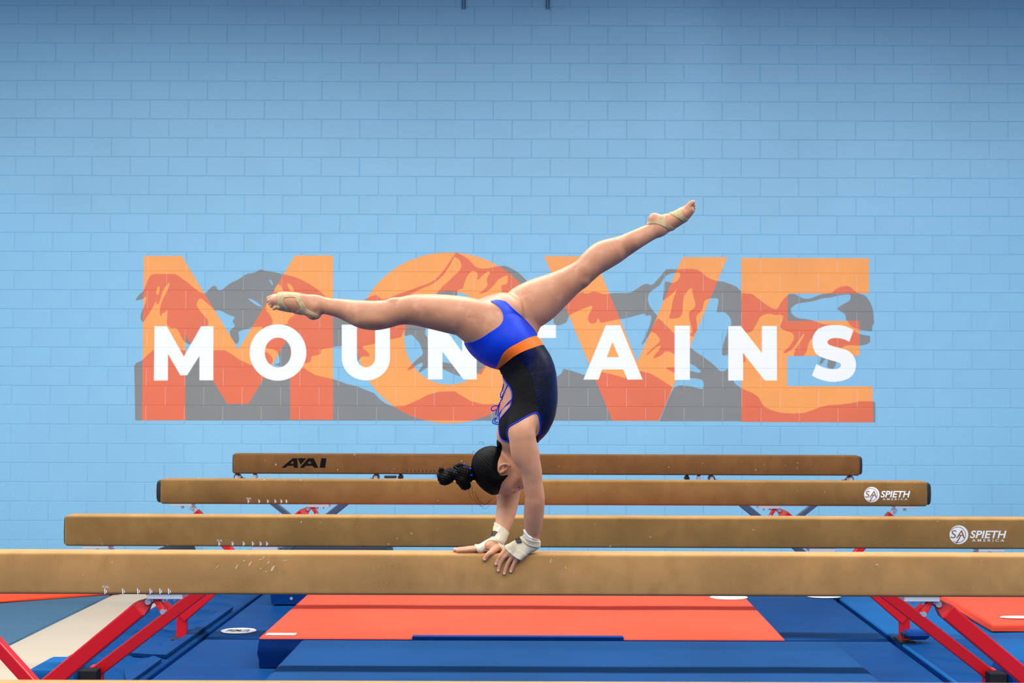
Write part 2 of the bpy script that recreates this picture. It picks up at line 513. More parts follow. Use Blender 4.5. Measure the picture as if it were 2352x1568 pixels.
A3 = tr(('m8', [(380, 680), (440, 710), (500, 700), (570, 675), (640, 690), (720, 720), (810, 710), (870, 700), (1140, 700), (1220, 650), (1340, 570), (1400, 555), (1490, 580), (1560, 500), (1640, 410), (1700, 330), (1760, 325), (1870, 330)]),
        ('m9', [(690, 275), (800, 265), (950, 265), (1040, 290), (1110, 350), (1170, 400), (1250, 440), (1340, 465), (1440, 475), (1560, 520), (1650, 555), (1690, 600), (1735, 640), (1735, 1700), (1510, 1690), (1440, 1693), (900, 1330), (640, 1330), (360, 1040)]),
        ('m8', [(1560, 1070), (1480, 1290), (1400, 1420), (1330, 1510), (1315, 1500), (1380, 1380), (1450, 1200), (1475, 1100), (1470, 1040), (1385, 1060), (1370, 1015), (1200, 1060), (1050, 1100), (965, 1110), (800, 1145), (665, 1170), (665, 1130), (640, 1090), (600, 1170), (560, 1180), (500, 1165), (470, 1110), (490, 1040), (545, 950), (550, 890), (420, 940), (300, 990), (190, 1050), (175, 1080), (150, 1150), (80, 1190), (0, 1210), (-60, 1180), (-60, 1000), (200, 800)]))
A4 = tr(('m10', [(890, 270), (1000, 350), (1150, 450), (1280, 550), (1380, 660), (1450, 660), (1510, 600), (1560, 700), (1600, 820), (1640, 875), (1735, 935), (1735, 1475), (390, 1475), (610, 930), (720, 885), (830, 895), (930, 910), (1040, 945), (1110, 945), (1115, 850), (1090, 795), (1000, 775), (900, 765), (640, 690), (480, 605), (560, 590), (700, 600), (890, 645), (1000, 680), (1068, 682), (1060, 640), (960, 560), (890, 530), (770, 450), (640, 390), (560, 335), (480, 340), (420, 400), (310, 445), (285, 440), (330, 370), (400, 290), (410, 225), (330, 270), (280, 310), (195, 390), (175, 385), (200, 350), (300, 260), (390, 180), (400, 125), (310, 25), (240, 10), (270, -20), (350, -220), (420, -170), (520, -70), (640, 50)]))
A5 = tr(('m11', [(150, 640), (240, 650), (320, 650), (400, 710), (540, 820), (620, 870), (720, 910), (800, 770), (880, 690), (920, 655), (1000, 655), (1060, 690), (1160, 735), (1250, 730), (1340, 695), (1450, 655), (1600, 640), (1650, 580), (1740, 540), (1830, 525), (1900, 550), (1960, 610), (2010, 645), (2130, 680), (2200, 780), (2240, 870), (2255, 960), (2268, 1140), (2240, 1145), (2235, 1245), (2200, 1330), (2205, 1440), (2035, 1480), (1920, 1470), (1820, 1475), (1740, 1515), (1670, 1735), (1630, 1845), (1510, 1825), (1540, 1705), (1490, 1685), (1440, 1765), (1390, 1775), (1430, 1660), (1330, 1560), (1280, 1345), (1230, 1425), (1190, 1585), (1150, 1635), (1080, 1660), (1000, 1665), (990, 1625), (1010, 1535), (1100, 1415), (1165, 1295), (1150, 1285), (1080, 1375), (980, 1525), (890, 1585), (830, 1605), (830, 1565), (900, 1515), (980, 1405), (1000, 1330), (960, 1270), (860, 1240), (760, 1190), (810, 1080), (830, 990), (680, 990), (600, 965), (500, 990), (440, 1040), (400, 1130), (330, 1250), (240, 1280), (190, 1250), (190, 1600), (230, 1710), (190, 1760), (150, 1600)]))
A6 = tr(('m5', [(945, -30), (945, 70), (1040, 40), (1080, 90), (1140, 150), (1170, 230), (1190, 300), (1110, 360), (1040, 430), (975, 500), (1000, 505), (1060, 480), (1080, 450), (1150, 410), (1180, 405), (1185, 440), (1120, 520), (1150, 530), (1245, 460), (1300, 470), (1440, 485), (1550, 540), (1680, 590), (1880, 540), (1930, 570), (1985, 470), (2040, 370), (1880, 320), (1740, 420), (1560, 418), (1440, 400), (1300, 330), (1245, 250), (1245, 85), (1210, 40), (1215, -30), (1215, -120), (945, -120)]))
B1 = tr(('m3', [(52, 1005), (45, 560), (40, 400), (60, 360), (130, 330), (200, 260), (260, 210), (400, 190), (620, 220), (935, 215), (1060, 215), (1140, 260), (1220, 320), (1350, 380), (1500, 420), (1950, 410), (2000, 450), (2080, 495), (2280, 540), (2352, 565)]),
        ('m5', [(200, 680), (330, 710), (430, 750), (560, 800), (620, 870), (700, 930), (800, 970), (950, 960), (1080, 905), (1250, 820), (1400, 780), (1590, 775), (1680, 830), (1800, 900), (1950, 940), (2150, 940)]),
        ('px', [(1200, 930), (1260, 890)]),
        ('m7', [(290, 620), (360, 570), (400, 490), (560, 530), (740, 590), (1050, 545), (1250, 590), (1450, 650), (1600, 540), (1700, 530), (1870, 570), (2010, 650), (2130, 730), (2240, 800)]),
        ('px', [(1544, 890), (1514.5, 966), (1040, 965.6), (310.6, 965)]))
B2 = tr(('m12', [(150, 905), (230, 940), (330, 980), (430, 1050), (480, 1140), (520, 1200), (640, 1260), (800, 1300), (980, 1310), (1150, 1300), (1280, 1260), (1400, 1210), (1560, 1175), (1750, 1165), (1900, 1145), (2050, 1115), (2250, 1115), (2285, 1135), (2285, 1450), (150, 1442)]))
B3 = tr(('m3', [(1500, 225), (1560, 250), (1610, 320), (1580, 385), (1500, 330)]))
B4 = tr(('m10', [(592, 985), (1735, 955), (1735, 1475), (390, 1475)]))
HOLES = [
    tr(('m1', [(490, 635), (450, 700), (440, 760), (465, 815), (490, 760), (500, 690)])),
    tr(('m2', [(1010, 600), (985, 700), (1050, 770), (1085, 850), (1070, 910), (1280, 900), (1285, 850), (1330, 800), (1400, 760), (1200, 720), (1100, 700), (1040, 660)])),
    tr(('m2', [(1095, 460), (1130, 380), (1170, 360), (1210, 410), (1225, 465), (1150, 470)])),
    tr(('m2', [(1270, 345), (1330, 370), (1380, 460), (1320, 465), (1290, 400)])),
    tr(('m2', [(1030, 295), (1065, 310), (1095, 380), (1070, 370)])),
    tr(('m2', [(745, 545), (800, 560), (890, 610), (945, 665), (890, 655), (800, 600)])),
    tr(('m9', [(740, 330), (600, 330), (500, 370), (440, 450), (400, 530), (260, 620), (210, 680), (195, 760), (220, 860), (290, 960), (360, 1040), (420, 1100), (520, 1210), (600, 1290), (640, 1330), (900, 1330), (930, 1300), (920, 1230), (880, 1100), (870, 980), (900, 950), (970, 900), (980, 830), (940, 700), (920, 570), (850, 620), (800, 700), (770, 830), (770, 960), (745, 1040), (700, 1070), (540, 1090), (580, 950), (610, 760), (680, 600), (620, 650), (540, 720), (460, 780), (440, 780), (460, 640), (475, 460), (590, 500), (660, 480), (710, 430)])),
    tr(('m9', [(1360, 745), (1230, 745), (1130, 780), (1110, 850), (1090, 950), (1010, 1010), (990, 1060), (1000, 1140), (1010, 1230), (990, 1310), (960, 1330), (890, 1553), (1000, 1633), (1150, 1733), (1280, 1833), (1380, 1943), (1450, 1943), (1510, 1893), (1510, 1663), (1440, 1693), (1410, 1683), (1420, 1553), (1460, 1413), (1500, 1320), (1510, 1200), (1560, 1200), (1570, 1130), (1540, 1050), (1470, 980), (1400, 965), (1320, 985), (1350, 840)])),
    tr(('m11', [(1895, 655), (1730, 670), (1580, 712), (1450, 722), (1300, 770), (1150, 792), (1050, 803), (975, 850), (940, 900), (950, 960), (1000, 1010), (1080, 1045), (1200, 1055), (1320, 1085), (1420, 1125), (1520, 1145), (1670, 1140), (1700, 1160), (1860, 1200), (1930, 1220), (2035, 1250), (2035, 1225), (1950, 1200), (1880, 1150), (1850, 1090), (1820, 1070), (1815, 990), (1770, 950), (1670, 890), (1770, 820), (1890, 760)])),
    tr(('m11', [(1930, 1215), (2040, 1225), (2150, 1240), (2240, 1245), (2240, 1330), (2200, 1325), (2040, 1295), (1940, 1245)])),
]
DARK = [chaikin(p) for p in (A1, A2, A3, A4, A5, A6, B3)] + [B1, B2, B4]
HOLES = [chaikin(h) for h in HOLES]


def wall_xz(poly):
    return [(lambda q: (q[0], q[2]))(unproj(a, b, YW)) for a, b in poly]


all_polys = []
big_w = {k: [wall_xz(p) for p in v] for k, v in BIG.items()}
small_w = [(k, [wall_xz(p) for p in v]) for k, v in SMALL]
dark_w = [wall_xz(p) for p in DARK]
hole_w = [wall_xz(p) for p in HOLES]
for v in big_w.values(): all_polys += v
for k, v in small_w: all_polys += v
all_polys += dark_w + hole_w
cv, cedges = [], []


def add_loop(p, closed=True):
    n = len(cv)
    for q in p: cv.append(Vector(q))
    m = len(p)
    for i in range(m if closed else m - 1):
        cedges.append((n + i, n + (i + 1) % m))


for p in all_polys: add_loop(p)
allp = np.concatenate([np.array(p) for p in all_polys])
mx0, mx1 = allp[:, 0].min() - 0.05, allp[:, 0].max() + 0.05
mz0, mz1 = allp[:, 1].min() - 0.05, allp[:, 1].max() + 0.05
r0, r1 = int(math.floor((mz0 - Z0) / BH)), int(math.ceil((mz1 - Z0) / BH))
LT = 0.0030                       # half width of the thinly painted upright joints
for r in range(r0, r1 + 1):
    z = Z0 + r * BH
    for dz in (-JW, 0, JW):
        add_loop([(mx0, z + dz), (mx1, z + dz)], False)
    if r == r1: break
    k = int(math.floor((mx0 - row_phase(r)) / BL))
    while row_phase(r) + k * BL < mx1:
        x = row_phase(r) + k * BL
        k += 1
        if x < mx0 + JW: continue
        for dx in (-JW, -LT, 0, LT, JW):
            add_loop([(x + dx, z + abs(dx)), (x + dx, z + BH - abs(dx))], False)
        for s in (-1, 1):
            add_loop([(x, z), (x + s * JW, z + JW)], False)
            add_loop([(x, z + BH), (x + s * JW, z + BH - JW)], False)
ov, oe, of, _, _, _ = delaunay_2d_cdt(cv, cedges, [], 0, 1e-6)
OV = np.array([tuple(v) for v in ov])
OF = np.array([tuple(f) for f in of if len(f) == 3])
CEN = OV[OF].mean(1)


def pip(P, poly):
    poly = np.asarray(poly)
    a, b = poly, np.roll(poly, -1, 0)
    inside = np.zeros(len(P), bool)
    for (x1, y1), (x2, y2) in zip(a, b):
        if y1 == y2: continue
        c = ((y1 > P[:, 1]) != (y2 > P[:, 1])) & (P[:, 0] < (x2 - x1) * (P[:, 1] - y1) / (y2 - y1) + x1)
        inside ^= c
    return inside


def groove(x, z):
    r = np.floor((z - Z0) / BH)
    dz = np.minimum((z - Z0) - r * BH, (r + 1) * BH - (z - Z0))
    ph = np.where((r - ROW_REF) % 2 == 0, X_REF, X_REF + BL / 2)
    u = ((x - ph) / BL) % 1.0
    dx = np.minimum(u, 1 - u) * BL
    d = np.minimum(dx, dz)
    return JD * np.clip(1 - d / JW, 0, 1), dx, dz


is_dark = np.zeros(len(OF), bool)
for p in dark_w: is_dark |= pip(CEN, p)
hole = np.zeros(len(OF), bool)
for p in hole_w: hole |= pip(CEN, p)
is_dark &= ~hole
big_in = {k: pip(CEN, v[0]) & (~pip(CEN, v[1]) if len(v) > 1 else True) for k, v in big_w.items()}
small_in = [(k, pip(CEN, v[0]) & (~pip(CEN, v[1]) if len(v) > 1 else True)) for k, v in small_w]
any_small = np.zeros(len(OF), bool)
for k, m_ in small_in: any_small |= m_
any_big = np.zeros(len(OF), bool)
for m_ in big_in.values(): any_big |= m_
g, _, _ = groove(OV[:, 0], OV[:, 1])
OV3 = np.stack([OV[:, 0], YW + g - 0.0015, OV[:, 1]], 1)
_, cdx, cdz = groove(CEN[:, 0], CEN[:, 1])
thin = (cdx < LT) & (cdz > JW)
mural = empty('wall_mural', (float(unproj(1160, 968, YW)[0]), YW, float(unproj(1160, 968, YW)[2])))
tag(mural, 'orange and grey mountain mural with the white word MOUNTAINS painted over big orange letters MOVE', 'mural')


def sub_mesh(name, sel, mats, idx, parent):
    f = OF[sel]
    # front faces look towards -y
    a, b, c = OV[f[:, 0]], OV[f[:, 1]], OV[f[:, 2]]
    cr = (b[:, 0] - a[:, 0]) * (c[:, 1] - a[:, 1]) - (b[:, 1] - a[:, 1]) * (c[:, 0] - a[:, 0])
    f = np.where((cr < 0)[:, None], f[:, ::-1], f)
    u, inv = np.unique(f, return_inverse=True)
    return mesh_obj(name, OV3[u], inv.reshape(-1, 3), None, parent, mats=mats, fmat=idx[sel])


for k, m_ in big_in.items():
    sel = m_ & ~any_small
    idx = np.where(is_dark, 1, 0) + np.where(thin, 2, 0)
    o = sub_mesh('mural_letter', sel, [M['m_orange'], M['m_red'], M['m_orange2'], M['m_red2']], idx, mural)
    o['label'] = 'tall orange letter %s with red mountain shapes' % k
for k, m_ in small_in:
    o = sub_mesh('mural_letter', m_, [M['m_white']], np.zeros(len(OF), int), mural)
    o['label'] = 'white letter %s' % k
sel = is_dark & ~any_big & ~any_small


def components(T, nv):
    """component id of every triangle"""
    lab = np.arange(nv)
    while True:
        m = lab[T].min(1)
        new = lab.copy()
        for c in range(3): np.minimum.at(new, T[:, c], m)
        new = new[new]
        if (new == lab).all(): break
        lab = new
    return lab[T[:, 0]]


ids = np.full(len(OF), -1)
ids[sel] = components(OF[sel], len(OV))
for c in np.unique(ids[sel]):
    part = ids == c
    if part.sum() < 6: continue
    o = sub_mesh('mountain_silhouette', part, [M['m_grey'], M['m_grey2']], np.where(thin, 1, 0), mural)
    o['label'] = 'grey painted mountain shape between the letters'

# two pairs of thin rods fixed high on the wall
for _px, _lab in ((1065, 'pair of thin dark blue rods high on the wall above the letter O'), (1258, 'pair of thin dark blue rods high on the wall above the letter V')):
    q = unproj(_px, 21, YW - 0.02)
    rp = empty('rod_pair', (float(q[0]), YW - 0.02, float(q[2])))
    tag(rp, _lab, 'rods')
    for dx in (-0.014, 0.014):
        MB().cyl((float(q[0]) + dx, YW - 0.02, float(q[2])), (float(q[0]) + dx, YW - 0.02, Z_TOP), 0.006, 8).build('rod', M['rod'], rp)
    MB().box(float(q[0]) - 0.03, float(q[0]) + 0.03, YW - 0.03, YW - 0.001, float(q[2]) + 0.5, float(q[2]) + 0.53).build('bracket', M['rod'], rp)
# added spotlights that stand in for light patches on the upper wall
for (_x, _y, _tx, _ty, _en, _sz, _lab) in ((3.4, 9.6, 1440, 150, 46, 30, 'small added spotlight standing in for a light patch high above the letter V'), (2.9, 9.2, 1565, 285, 16, 11, 'small narrow added spotlight standing in for a light patch above the letter V')):
    tgt = Vector(unproj(_tx, _ty, YW))
    loc = Vector((_x, _y, Z_TOP - 0.16))
    d = (tgt - loc).normalized()
    sl = bpy.data.lights.new('added_spot', 'SPOT')
    sl.energy, sl.spot_size, sl.spot_blend, sl.shadow_soft_size = _en, math.radians(_sz), 0.9, 0.05
    so = bpy.data.objects.new('added_spot', sl)
    so.location = loc + d * 0.11
    so.rotation_euler = d.to_track_quat('-Z', 'Y').to_euler()
    COL.objects.link(so)
    sr = empty('added_spotlight', (_x, _y, Z_TOP))
    tag(sr, _lab, 'spotlight')
    MB().cyl(loc - d * 0.08, loc + d * 0.1, 0.05, 20, 0.06).build('lamp_head', M['darksteel'], sr, True)
    MB().cyl(loc, (_x, _y, Z_TOP), 0.012, 10).build('stem', M['darksteel'], sr, True)
# ------------------------------------------------------------------ balance beams
BW_TOP, BULGE, BHGT = 0.052, 0.006, 0.16


def beam_half(dz):
    """half width of the beam section, dz below the top"""
    u = (dz - BHGT / 2) / (BHGT / 2)
    return BW_TOP + BULGE * (1 - u * u)


def beam_profile():
    pts = []
    r = 0.012
    n = 14
    side = []
    for a in np.linspace(0, math.pi / 2, 5):           # rounded top corner
        side.append((BW_TOP - r + r * math.sin(a) + 0.002 * math.sin(a), -(r - r * math.cos(a))))
    for dz in np.linspace(r + 0.008, BHGT - r - 0.008, n):
        side.append((beam_half(dz), -dz))
    for a in np.linspace(math.pi / 2, 0, 5):
        side.append((BW_TOP - r + r * math.sin(a) + 0.002 * math.sin(a), -(BHGT - (r - r * math.cos(a)))))
    pts = side + [(-y, z) for y, z in reversed(side)]
    return pts


def loft_x(prof, stations):
    """stations: (x, inset) ; closed solid along x"""
    v, f = [], []
    n = len(prof)
    zc = -BHGT / 2
    for x, ins in stations:
        for y, z in prof:
            ky = (abs(y) - ins) / abs(y) if abs(y) > 1e-6 else 1
            kz = (abs(z - zc) - ins) / max(abs(z - zc), 1e-6)
            v.append((x, y * max(ky, 0.2), zc + (z - zc) * max(min(kz, 1), 0.2)))
    for i in range(len(stations) - 1):
        for k in range(n):
            l = (k + 1) % n
            f.append((i * n + k, i * n + l, (i + 1) * n + l, (i + 1) * n + k))
    f.append(tuple(range(n)))
    f.append(tuple((len(stations) - 1) * n + k for k in range(n - 1, -1, -1)))
    return v, f


PROF = beam_profile()


def text_mesh(txt, size, shear=0.0, bold=0.0, spacing=1.0):
    cu = bpy.data.curves.new('t', 'FONT')
    cu.body = txt
    cu.size = size
    cu.shear = shear
    cu.offset = bold
    cu.space_character = spacing
    cu.resolution_u = 3
    o = bpy.data.objects.new('t', cu)
    COL.objects.link(o)
    dg = bpy.context.evaluated_depsgraph_get()
    me = bpy.data.meshes.new_from_object(o.evaluated_get(dg))
    v = np.array([tuple(p.co) for p in me.vertices])
    f = [tuple(p.vertices) for p in me.polygons]
    bpy.data.objects.remove(o)
    bpy.data.curves.remove(cu)
    bpy.data.meshes.remove(me)
    return v, f


class Beam:
    def __init__(self, name, ypx, ppm, label, mat, legmat, cap=(0.03, 0.03), px_at=1250, x0=-2.5, x1=2.5):
        self.front = F / ppm
        self.yc = self.front + BW_TOP + BULGE
        # silhouette seen at ypx is the far edge of the top
        self.top = float(unproj(px_at, ypx, self.yc + BW_TOP - 0.006)[2])
        self.root = empty('balance_beam', (0, self.yc, 0))
        tag(self.root, label, 'balance beam')
        self.mat, self.legmat = mat, legmat
        self.x0, self.x1 = x0, x1
        P = lambda v: [(a, b + self.yc, c + self.top) for a, b, c in v]
        v, f = loft_x(PROF, [(x0 + cap[0], 0.012), (x0 + cap[0] + 0.003, 0.006), (x0 + cap[0] + 0.012, 0.001), (x0 + cap[0] + 0.02, 0), (x1 - cap[1] - 0.02, 0), (x1 - cap[1] - 0.012, 0.001), (x1 - cap[1] - 0.003, 0.006), (x1 - cap[1], 0.012)])
        b = mesh_obj('beam_body', P(v), f, mat, self.root)
        shade_auto(b, 50)
        for s, c in ((0, cap[0]), (1, cap[1])):
            e = x0 if s == 0 else x1
            d = 1 if s == 0 else -1
            st = [(e, 0.03), (e + d * c * 0.25, 0.016), (e + d * c * 0.6, 0.009), (e + d * (c + 0.002), 0.009)]
            v, f = loft_x(PROF, st if s == 0 else st[::-1])
            o = mesh_obj('end_cap', P(v), f, M['black'], self.root)
            shade_auto(o, 50)

    def yface(self, z):
        return self.yc - beam_half(min(max(self.top - z, 0), BHGT))

    def decal(self, name, pts2, faces, mat, parent=None, lift=0.0012):
        """pts2: (x, z) on the front face"""
        bm = bmesh.new()
        vs = [bm.verts.new((x, 0, z)) for x, z in pts2]
        for f in faces:
            try: bm.faces.new([vs[i] for i in f])
            except ValueError: pass
        z = min(p[1] for p in pts2) // 0.006 * 0.006
        while z < max(p[1] for p in pts2):
            z += 0.006
            bmesh.ops.bisect_plane(bm, geom=bm.verts[:] + bm.edges[:] + bm.faces[:], plane_co=(0, 0, z), plane_no=(0, 0, 1))
        bm.verts.index_update()
        v = [(p.co.x, self.yface(p.co.z) - lift, p.co.z) for p in bm.verts]
        fs = [tuple(q.index for q in f.verts) for f in bm.faces]
        bm.free()
        return mesh_obj(name, v, fs, mat, parent or self.root)

    def pt(self, px, py):
        p = unproj(px, py, self.front + 0.004)
        return p[0], p[2]

    def poly_decal(self, name, polys_px, mat, parent=None, lift=0.0012):
        pts, faces = [], []
        for poly in polys_px:
            q = [self.pt(*p) for p in poly]
            n = len(pts)
            pts += q
            for t in tessellate_polygon([[Vector((a, b, 0)) for a, b in q]]):
                faces.append(tuple(n + i for i in t))
        return self.decal(name, pts, faces, mat, parent, lift)

    def text(self, name, txt, px, py, h_px, mat, shear=0, bold=0, width_px=None, parent=None, lift=0.0012, spacing=1.0):
        """baseline left at px,py ; cap height h_px"""
        v, f = text_mesh(txt, 1.0, shear, bold, spacing)
        v = v[:, :2]
        mn, mx = v.min(0), v.max(0)
        v = (v - mn) / (mx - mn)
        x0, z0 = self.pt(px, py)
        x1, z1 = self.pt(px + (width_px or h_px), py - h_px)
        pts = [(x0 + a * (x1 - x0), z0 + b * (z1 - z0)) for a, b in v]
        return self.decal(name, pts, f, mat, parent, lift)

    def scale_marks(self, xs, ytop, ybot, yfig):
        sc = None
        for i, x in enumerate(xs):
            w = (xs[-1] - xs[0]) * 0.009
            o = self.poly_decal('scale_tick', [[(x - w, ytop), (x + w, ytop), (x + w, ybot), (x - w, ybot)],
                                               [(x + 2 * w, ytop + (ybot - ytop) * .3), (x + 3.6 * w, ytop + (ybot - ytop) * .3), (x + 3.6 * w, ytop + (ybot - ytop) * .8), (x + 2 * w, ytop + (ybot - ytop) * .8)]], M['white_mark'])
        h = (ybot - ytop) * 0.42
        self.text('scale_lettering', 'F.I.G.', xs[0] - h * 0.9, yfig + h, h, M['white_mark'], bold=0.02, width_px=h * 2.9)

    def legs(self, px_in=1.52, px_out=2.27, foot=2.33, drop=0.0, foot_z=0.30, base_z=0.25, w=0.062, d=0.062, plates=True, plate_mat=None):
        zt = self.top - BHGT
        pm = plate_mat or M['plate']
        for s in (-1, 1):
            pz = zt - 0.030
            A = Vector((s * px_in, self.yc, pz))            # inner pivot
            Bp = Vector((s * px_out, self.yc, pz))          # outer pivot
            Ft = Vector((s * foot, self.yc, foot_z + 0.02))  # lower end of the long leg
            dirv = (Ft - A).normalized()
            leg = MB().bar(A + dirv * 0.045, Ft, w, d, 0.006).build('leg', self.legmat, self.root)
            MB().taper(A + dirv * 0.046, A + dirv * 0.012, w, d, w * 0.55, d * 0.5).build('leg_lug', self.legmat, leg)
            MB().bar(A - dirv * 0.014, A + dirv * 0.02, w * 0.5, d * 0.5, 0.004).build('leg_lug', self.legmat, leg)
            MB().cyl(A + Vector((0, -d * 0.52, 0)), A + Vector((0, d * 0.52, 0)), 0.012, 16).build('bolt', M['bolt'], leg, True)
            MB().box(Ft.x - w * 0.5, Ft.x + w * 0.5, self.yc - d * 0.42, self.yc + d * 0.42, base_z, foot_z + 0.05, 0.004).build('foot_post', self.legmat, leg)
            MB().box(Ft.x - w * 0.75, Ft.x + w * 0.75, self.yc - 0.09, self.yc + 0.09, base_z - 0.012, base_z + 0.012, 0.004).build('foot_plate', M['black'], leg)
            # strut from the outer pivot to the middle of the leg
            t = 0.52
            J = A.lerp(Ft, t)
            sd = (J - Bp).normalized()
            st = MB().bar(Bp + sd * 0.03, J - sd * 0.005, w * 0.72, d * 0.7, 0.005).build('strut', self.legmat, self.root)
            MB().cyl(Bp + Vector((0, -d * 0.55, 0)), Bp + Vector((0, d * 0.55, 0)), 0.012, 16).build('bolt', M['bolt'], st, True)
            MB().bar(Bp - sd * 0.006, Bp + sd * 0.05, w * 0.45, d * 0.45, 0.003).build('strut_lug', pm, st)
            if plates:
                pl = MB().box(*sorted((s * (px_in - 0.136), s * px_in)), self.yc - 0.045, self.yc + 0.045, zt - 0.018, zt + 0.004, 0.002).build('mounting_plate', pm, self.root)
                MB().bar((s * px_in, self.yc, zt - 0.012), (s * (px_in - 0.012), self.yc, zt - 0.034), 0.02, 0.05, 0.002).build('clevis', pm, pl)
                for bx in (0.06, 0.10):
                    MB().cyl((s * (px_in - bx), self.yc - 0.025, zt - 0.018), (s * (px_in - bx), self.yc - 0.025, zt - 0.030), 0.009 if bx < .08 else .005, 10).build('bolt', M['bolt'], pl, True)
                lk0 = Vector((s * (px_in - 0.028), self.yc - 0.02, zt - 0.018))
                lk1 = lk0 + Vector((-s * 0.032, -0.012, -0.048))
                lk = MB().bar(lk0, lk1, 0.024, 0.018, 0.004).build('brace_link', self.legmat, self.root)
                MB().cyl(lk1 + Vector((0, -0.012, 0)), lk1 + Vector((0, 0.012, 0)), 0.010, 14).build('bolt', M['bolt'], lk, True)
                pl = MB().box(*sorted((s * (px_out - 0.005), s * (px_out + 0.13))), self.yc - 0.045, self.yc + 0.045, zt - 0.014, zt + 0.004, 0.002).build('mounting_plate', pm, self.root)
                MB().cyl((s * (px_out + 0.06), self.yc - 0.025, zt - 0.012), (s * (px_out + 0.06), self.yc - 0.025, zt - 0.032), 0.010, 12).build('bolt', M['bolt'], pl, True)


b1 = Beam('b1', 1264, 597, 'tan suede balance beam on which the gymnast does a handstand', M['suede'], M['red_metal'])
b2 = Beam('b2', 1182, 440, 'brown suede balance beam with white emblem, directly behind the beam under the gymnast', M['suede_b'], M['red_metal'], cap=(0.006, 0.03), x1=2.57)
b3 = Beam('b3', 1100, 356, 'brown suede balance beam with black end caps and white emblem near one end', M['suede_d'], M['red_metal'], cap=(0.032, 0.03))
b4 = Beam('b4', 1042, 289, 'dark brown balance beam with black lettering, standing closest to the mural wall', M['suede_c'], M['blue_metal'], cap=(0.006, 0.026), x0=-2.474, x1=2.533)
b0 = Beam('b0', 1563.5, 1085, 'tan suede balance beam whose top edge alone shows before the blue mats', M['suede'], M['red_metal'])
b1.legs(foot_z=0.36)
b2.legs(foot_z=0.37)
b3.legs(foot_z=0.36)
b0.legs()
b4.legs(1.33, 2.42, 2.36, w=0.055, d=0.055, plates=False, plate_mat=M['darksteel'])
zt4 = b4.top - BHGT
for s in (-1, 1):     # fittings under the rear beam
    for dx, r_, m_ in ((1.335, 0.026, 'darksteel'), (2.44, 0.024, 'darksteel'), (1.14, 0.020, 'black'), (2.30 if s < 0 else 1.235, 0.017, 'plate')):
        h = MB().cyl((s * dx, b4.yc - 0.03, zt4 - 0.026), (s * dx, b4.yc + 0.03, zt4 - 0.026), r_, 18).build('clamp', M[m_], b4.root, True)
        MB().box(s * dx - 0.012, s * dx + 0.012, b4.yc - 0.022, b4.yc + 0.022, zt4 - 0.03, zt4 + 0.004).build('clamp_stem', M['darksteel'], h)
        if m_ != 'black':
            MB().cyl((s * dx, b4.yc - 0.036, zt4 - 0.026), (s * dx, b4.yc - 0.028, zt4 - 0.026), r_ * 0.62, 14).build('bolt', M['bolt'], h, True)
MB().box(-1.27, -1.17, b4.yc - 0.03, b4.yc - 0.005, zt4 - 0.034, zt4 - 0.012, 0.008).build('slide_bar', M['darksteel'], b4.root, True)

# scales and lettering on the beams
b1.scale_marks([241, 282, 316.5, 345, 367.6, 387.5], 1351, 1363.5, 1344.5)
b2.scale_marks([503, 533.6, 559, 580, 597.8, 612.5], 1243, 1253, 1238.5)
b3.scale_marks([570, 594.8, 614.7, 631.8, 645.7, 657.4], 1146.5, 1155, 1142.5)


def emblem(b, cx, cy, r, tx, ty, tw, th, ax, ay, aw, ah):
    ring = lambda rr, n=40, a0=0, a1=2 * math.pi: [(cx + rr * math.cos(a0 + (a1 - a0) * i / n), cy + rr * math.sin(a0 + (a1 - a0) * i / n)) for i in range(n)]
    d = b.poly_decal('emblem_disc', [ring(r)], M['white_mark'])
    oc = cx - r * 0.12
    arc_o = [(oc + r * 0.86 * math.cos(a), cy + r * 0.86 * math.sin(a)) for a in np.linspace(-2.6, 2.2, 40)]
    arc_i = [(oc + r * 0.80 * math.cos(a), cy + r * 0.80 * math.sin(a)) for a in np.linspace(2.2, -2.6, 40)]
    b.poly_decal('emblem_ring', [arc_o + arc_i], M['brown_mark'], d, 0.0020)
    b.text('emblem_letters', 'SA', cx - r * 0.88, cy + r * 0.36, r * 0.85, M['brown_mark'], shear=0.15, bold=0.0, width_px=r * 1.5, parent=d, lift=0.0020)
    b.poly_decal('emblem_stroke', [[(cx - r * .35, cy + r * .88), (cx - r * .2, cy + r * .9), (cx + r * .28, cy + r * .02), (cx + r * .16, cy + r * .02)]], M['brown_mark'], d, 0.0020)
    b.text('brand_lettering', 'SPIETH', tx, ty + th, th, M['white_mark'], shear=0.22, bold=0.022, width_px=tw)
    b.text('brand_lettering', 'AMERICA', ax, ay + ah, ah, M['white_mark'], bold=0.01, width_px=aw, spacing=1.6)


emblem(b3, 2002, 1135.5, 17.7, 2022, 1127, 68, 15, 2027, 1143.8, 57, 4.2)
emblem(b2, 2201.8, 1227.5, 21.6, 2227, 1218, 84, 17.5, 2232, 1237.5, 74, 6)
zz = lambda pts: [(120 + a * .2721, 1020 + b * .2721) for a, b in pts]
for poly in ([(1935, 197), (2030, 117), (2068, 117), (2075, 197), (2040, 197), (2038, 180), (1990, 180), (1970, 197)],
             [(2072, 117), (2147, 117), (2098, 172)],
             [(2090, 197), (2160, 117), (2208, 117), (2247, 197), (2210, 197), (2200, 180), (2140, 180), (2125, 197)],
             [(2272, 117), (2315, 117), (2305, 197), (2258, 197)]):
    b4.poly_decal('black_lettering', [zz(poly)], M['print_black'])
for poly in ([(2012, 162), (2034, 140), (2038, 162)], [(2156, 162), (2176, 142), (2188, 162)]):
    b4.poly_decal('lettering_counter', [zz(poly)], M['suede_c'], None, 0.0018)
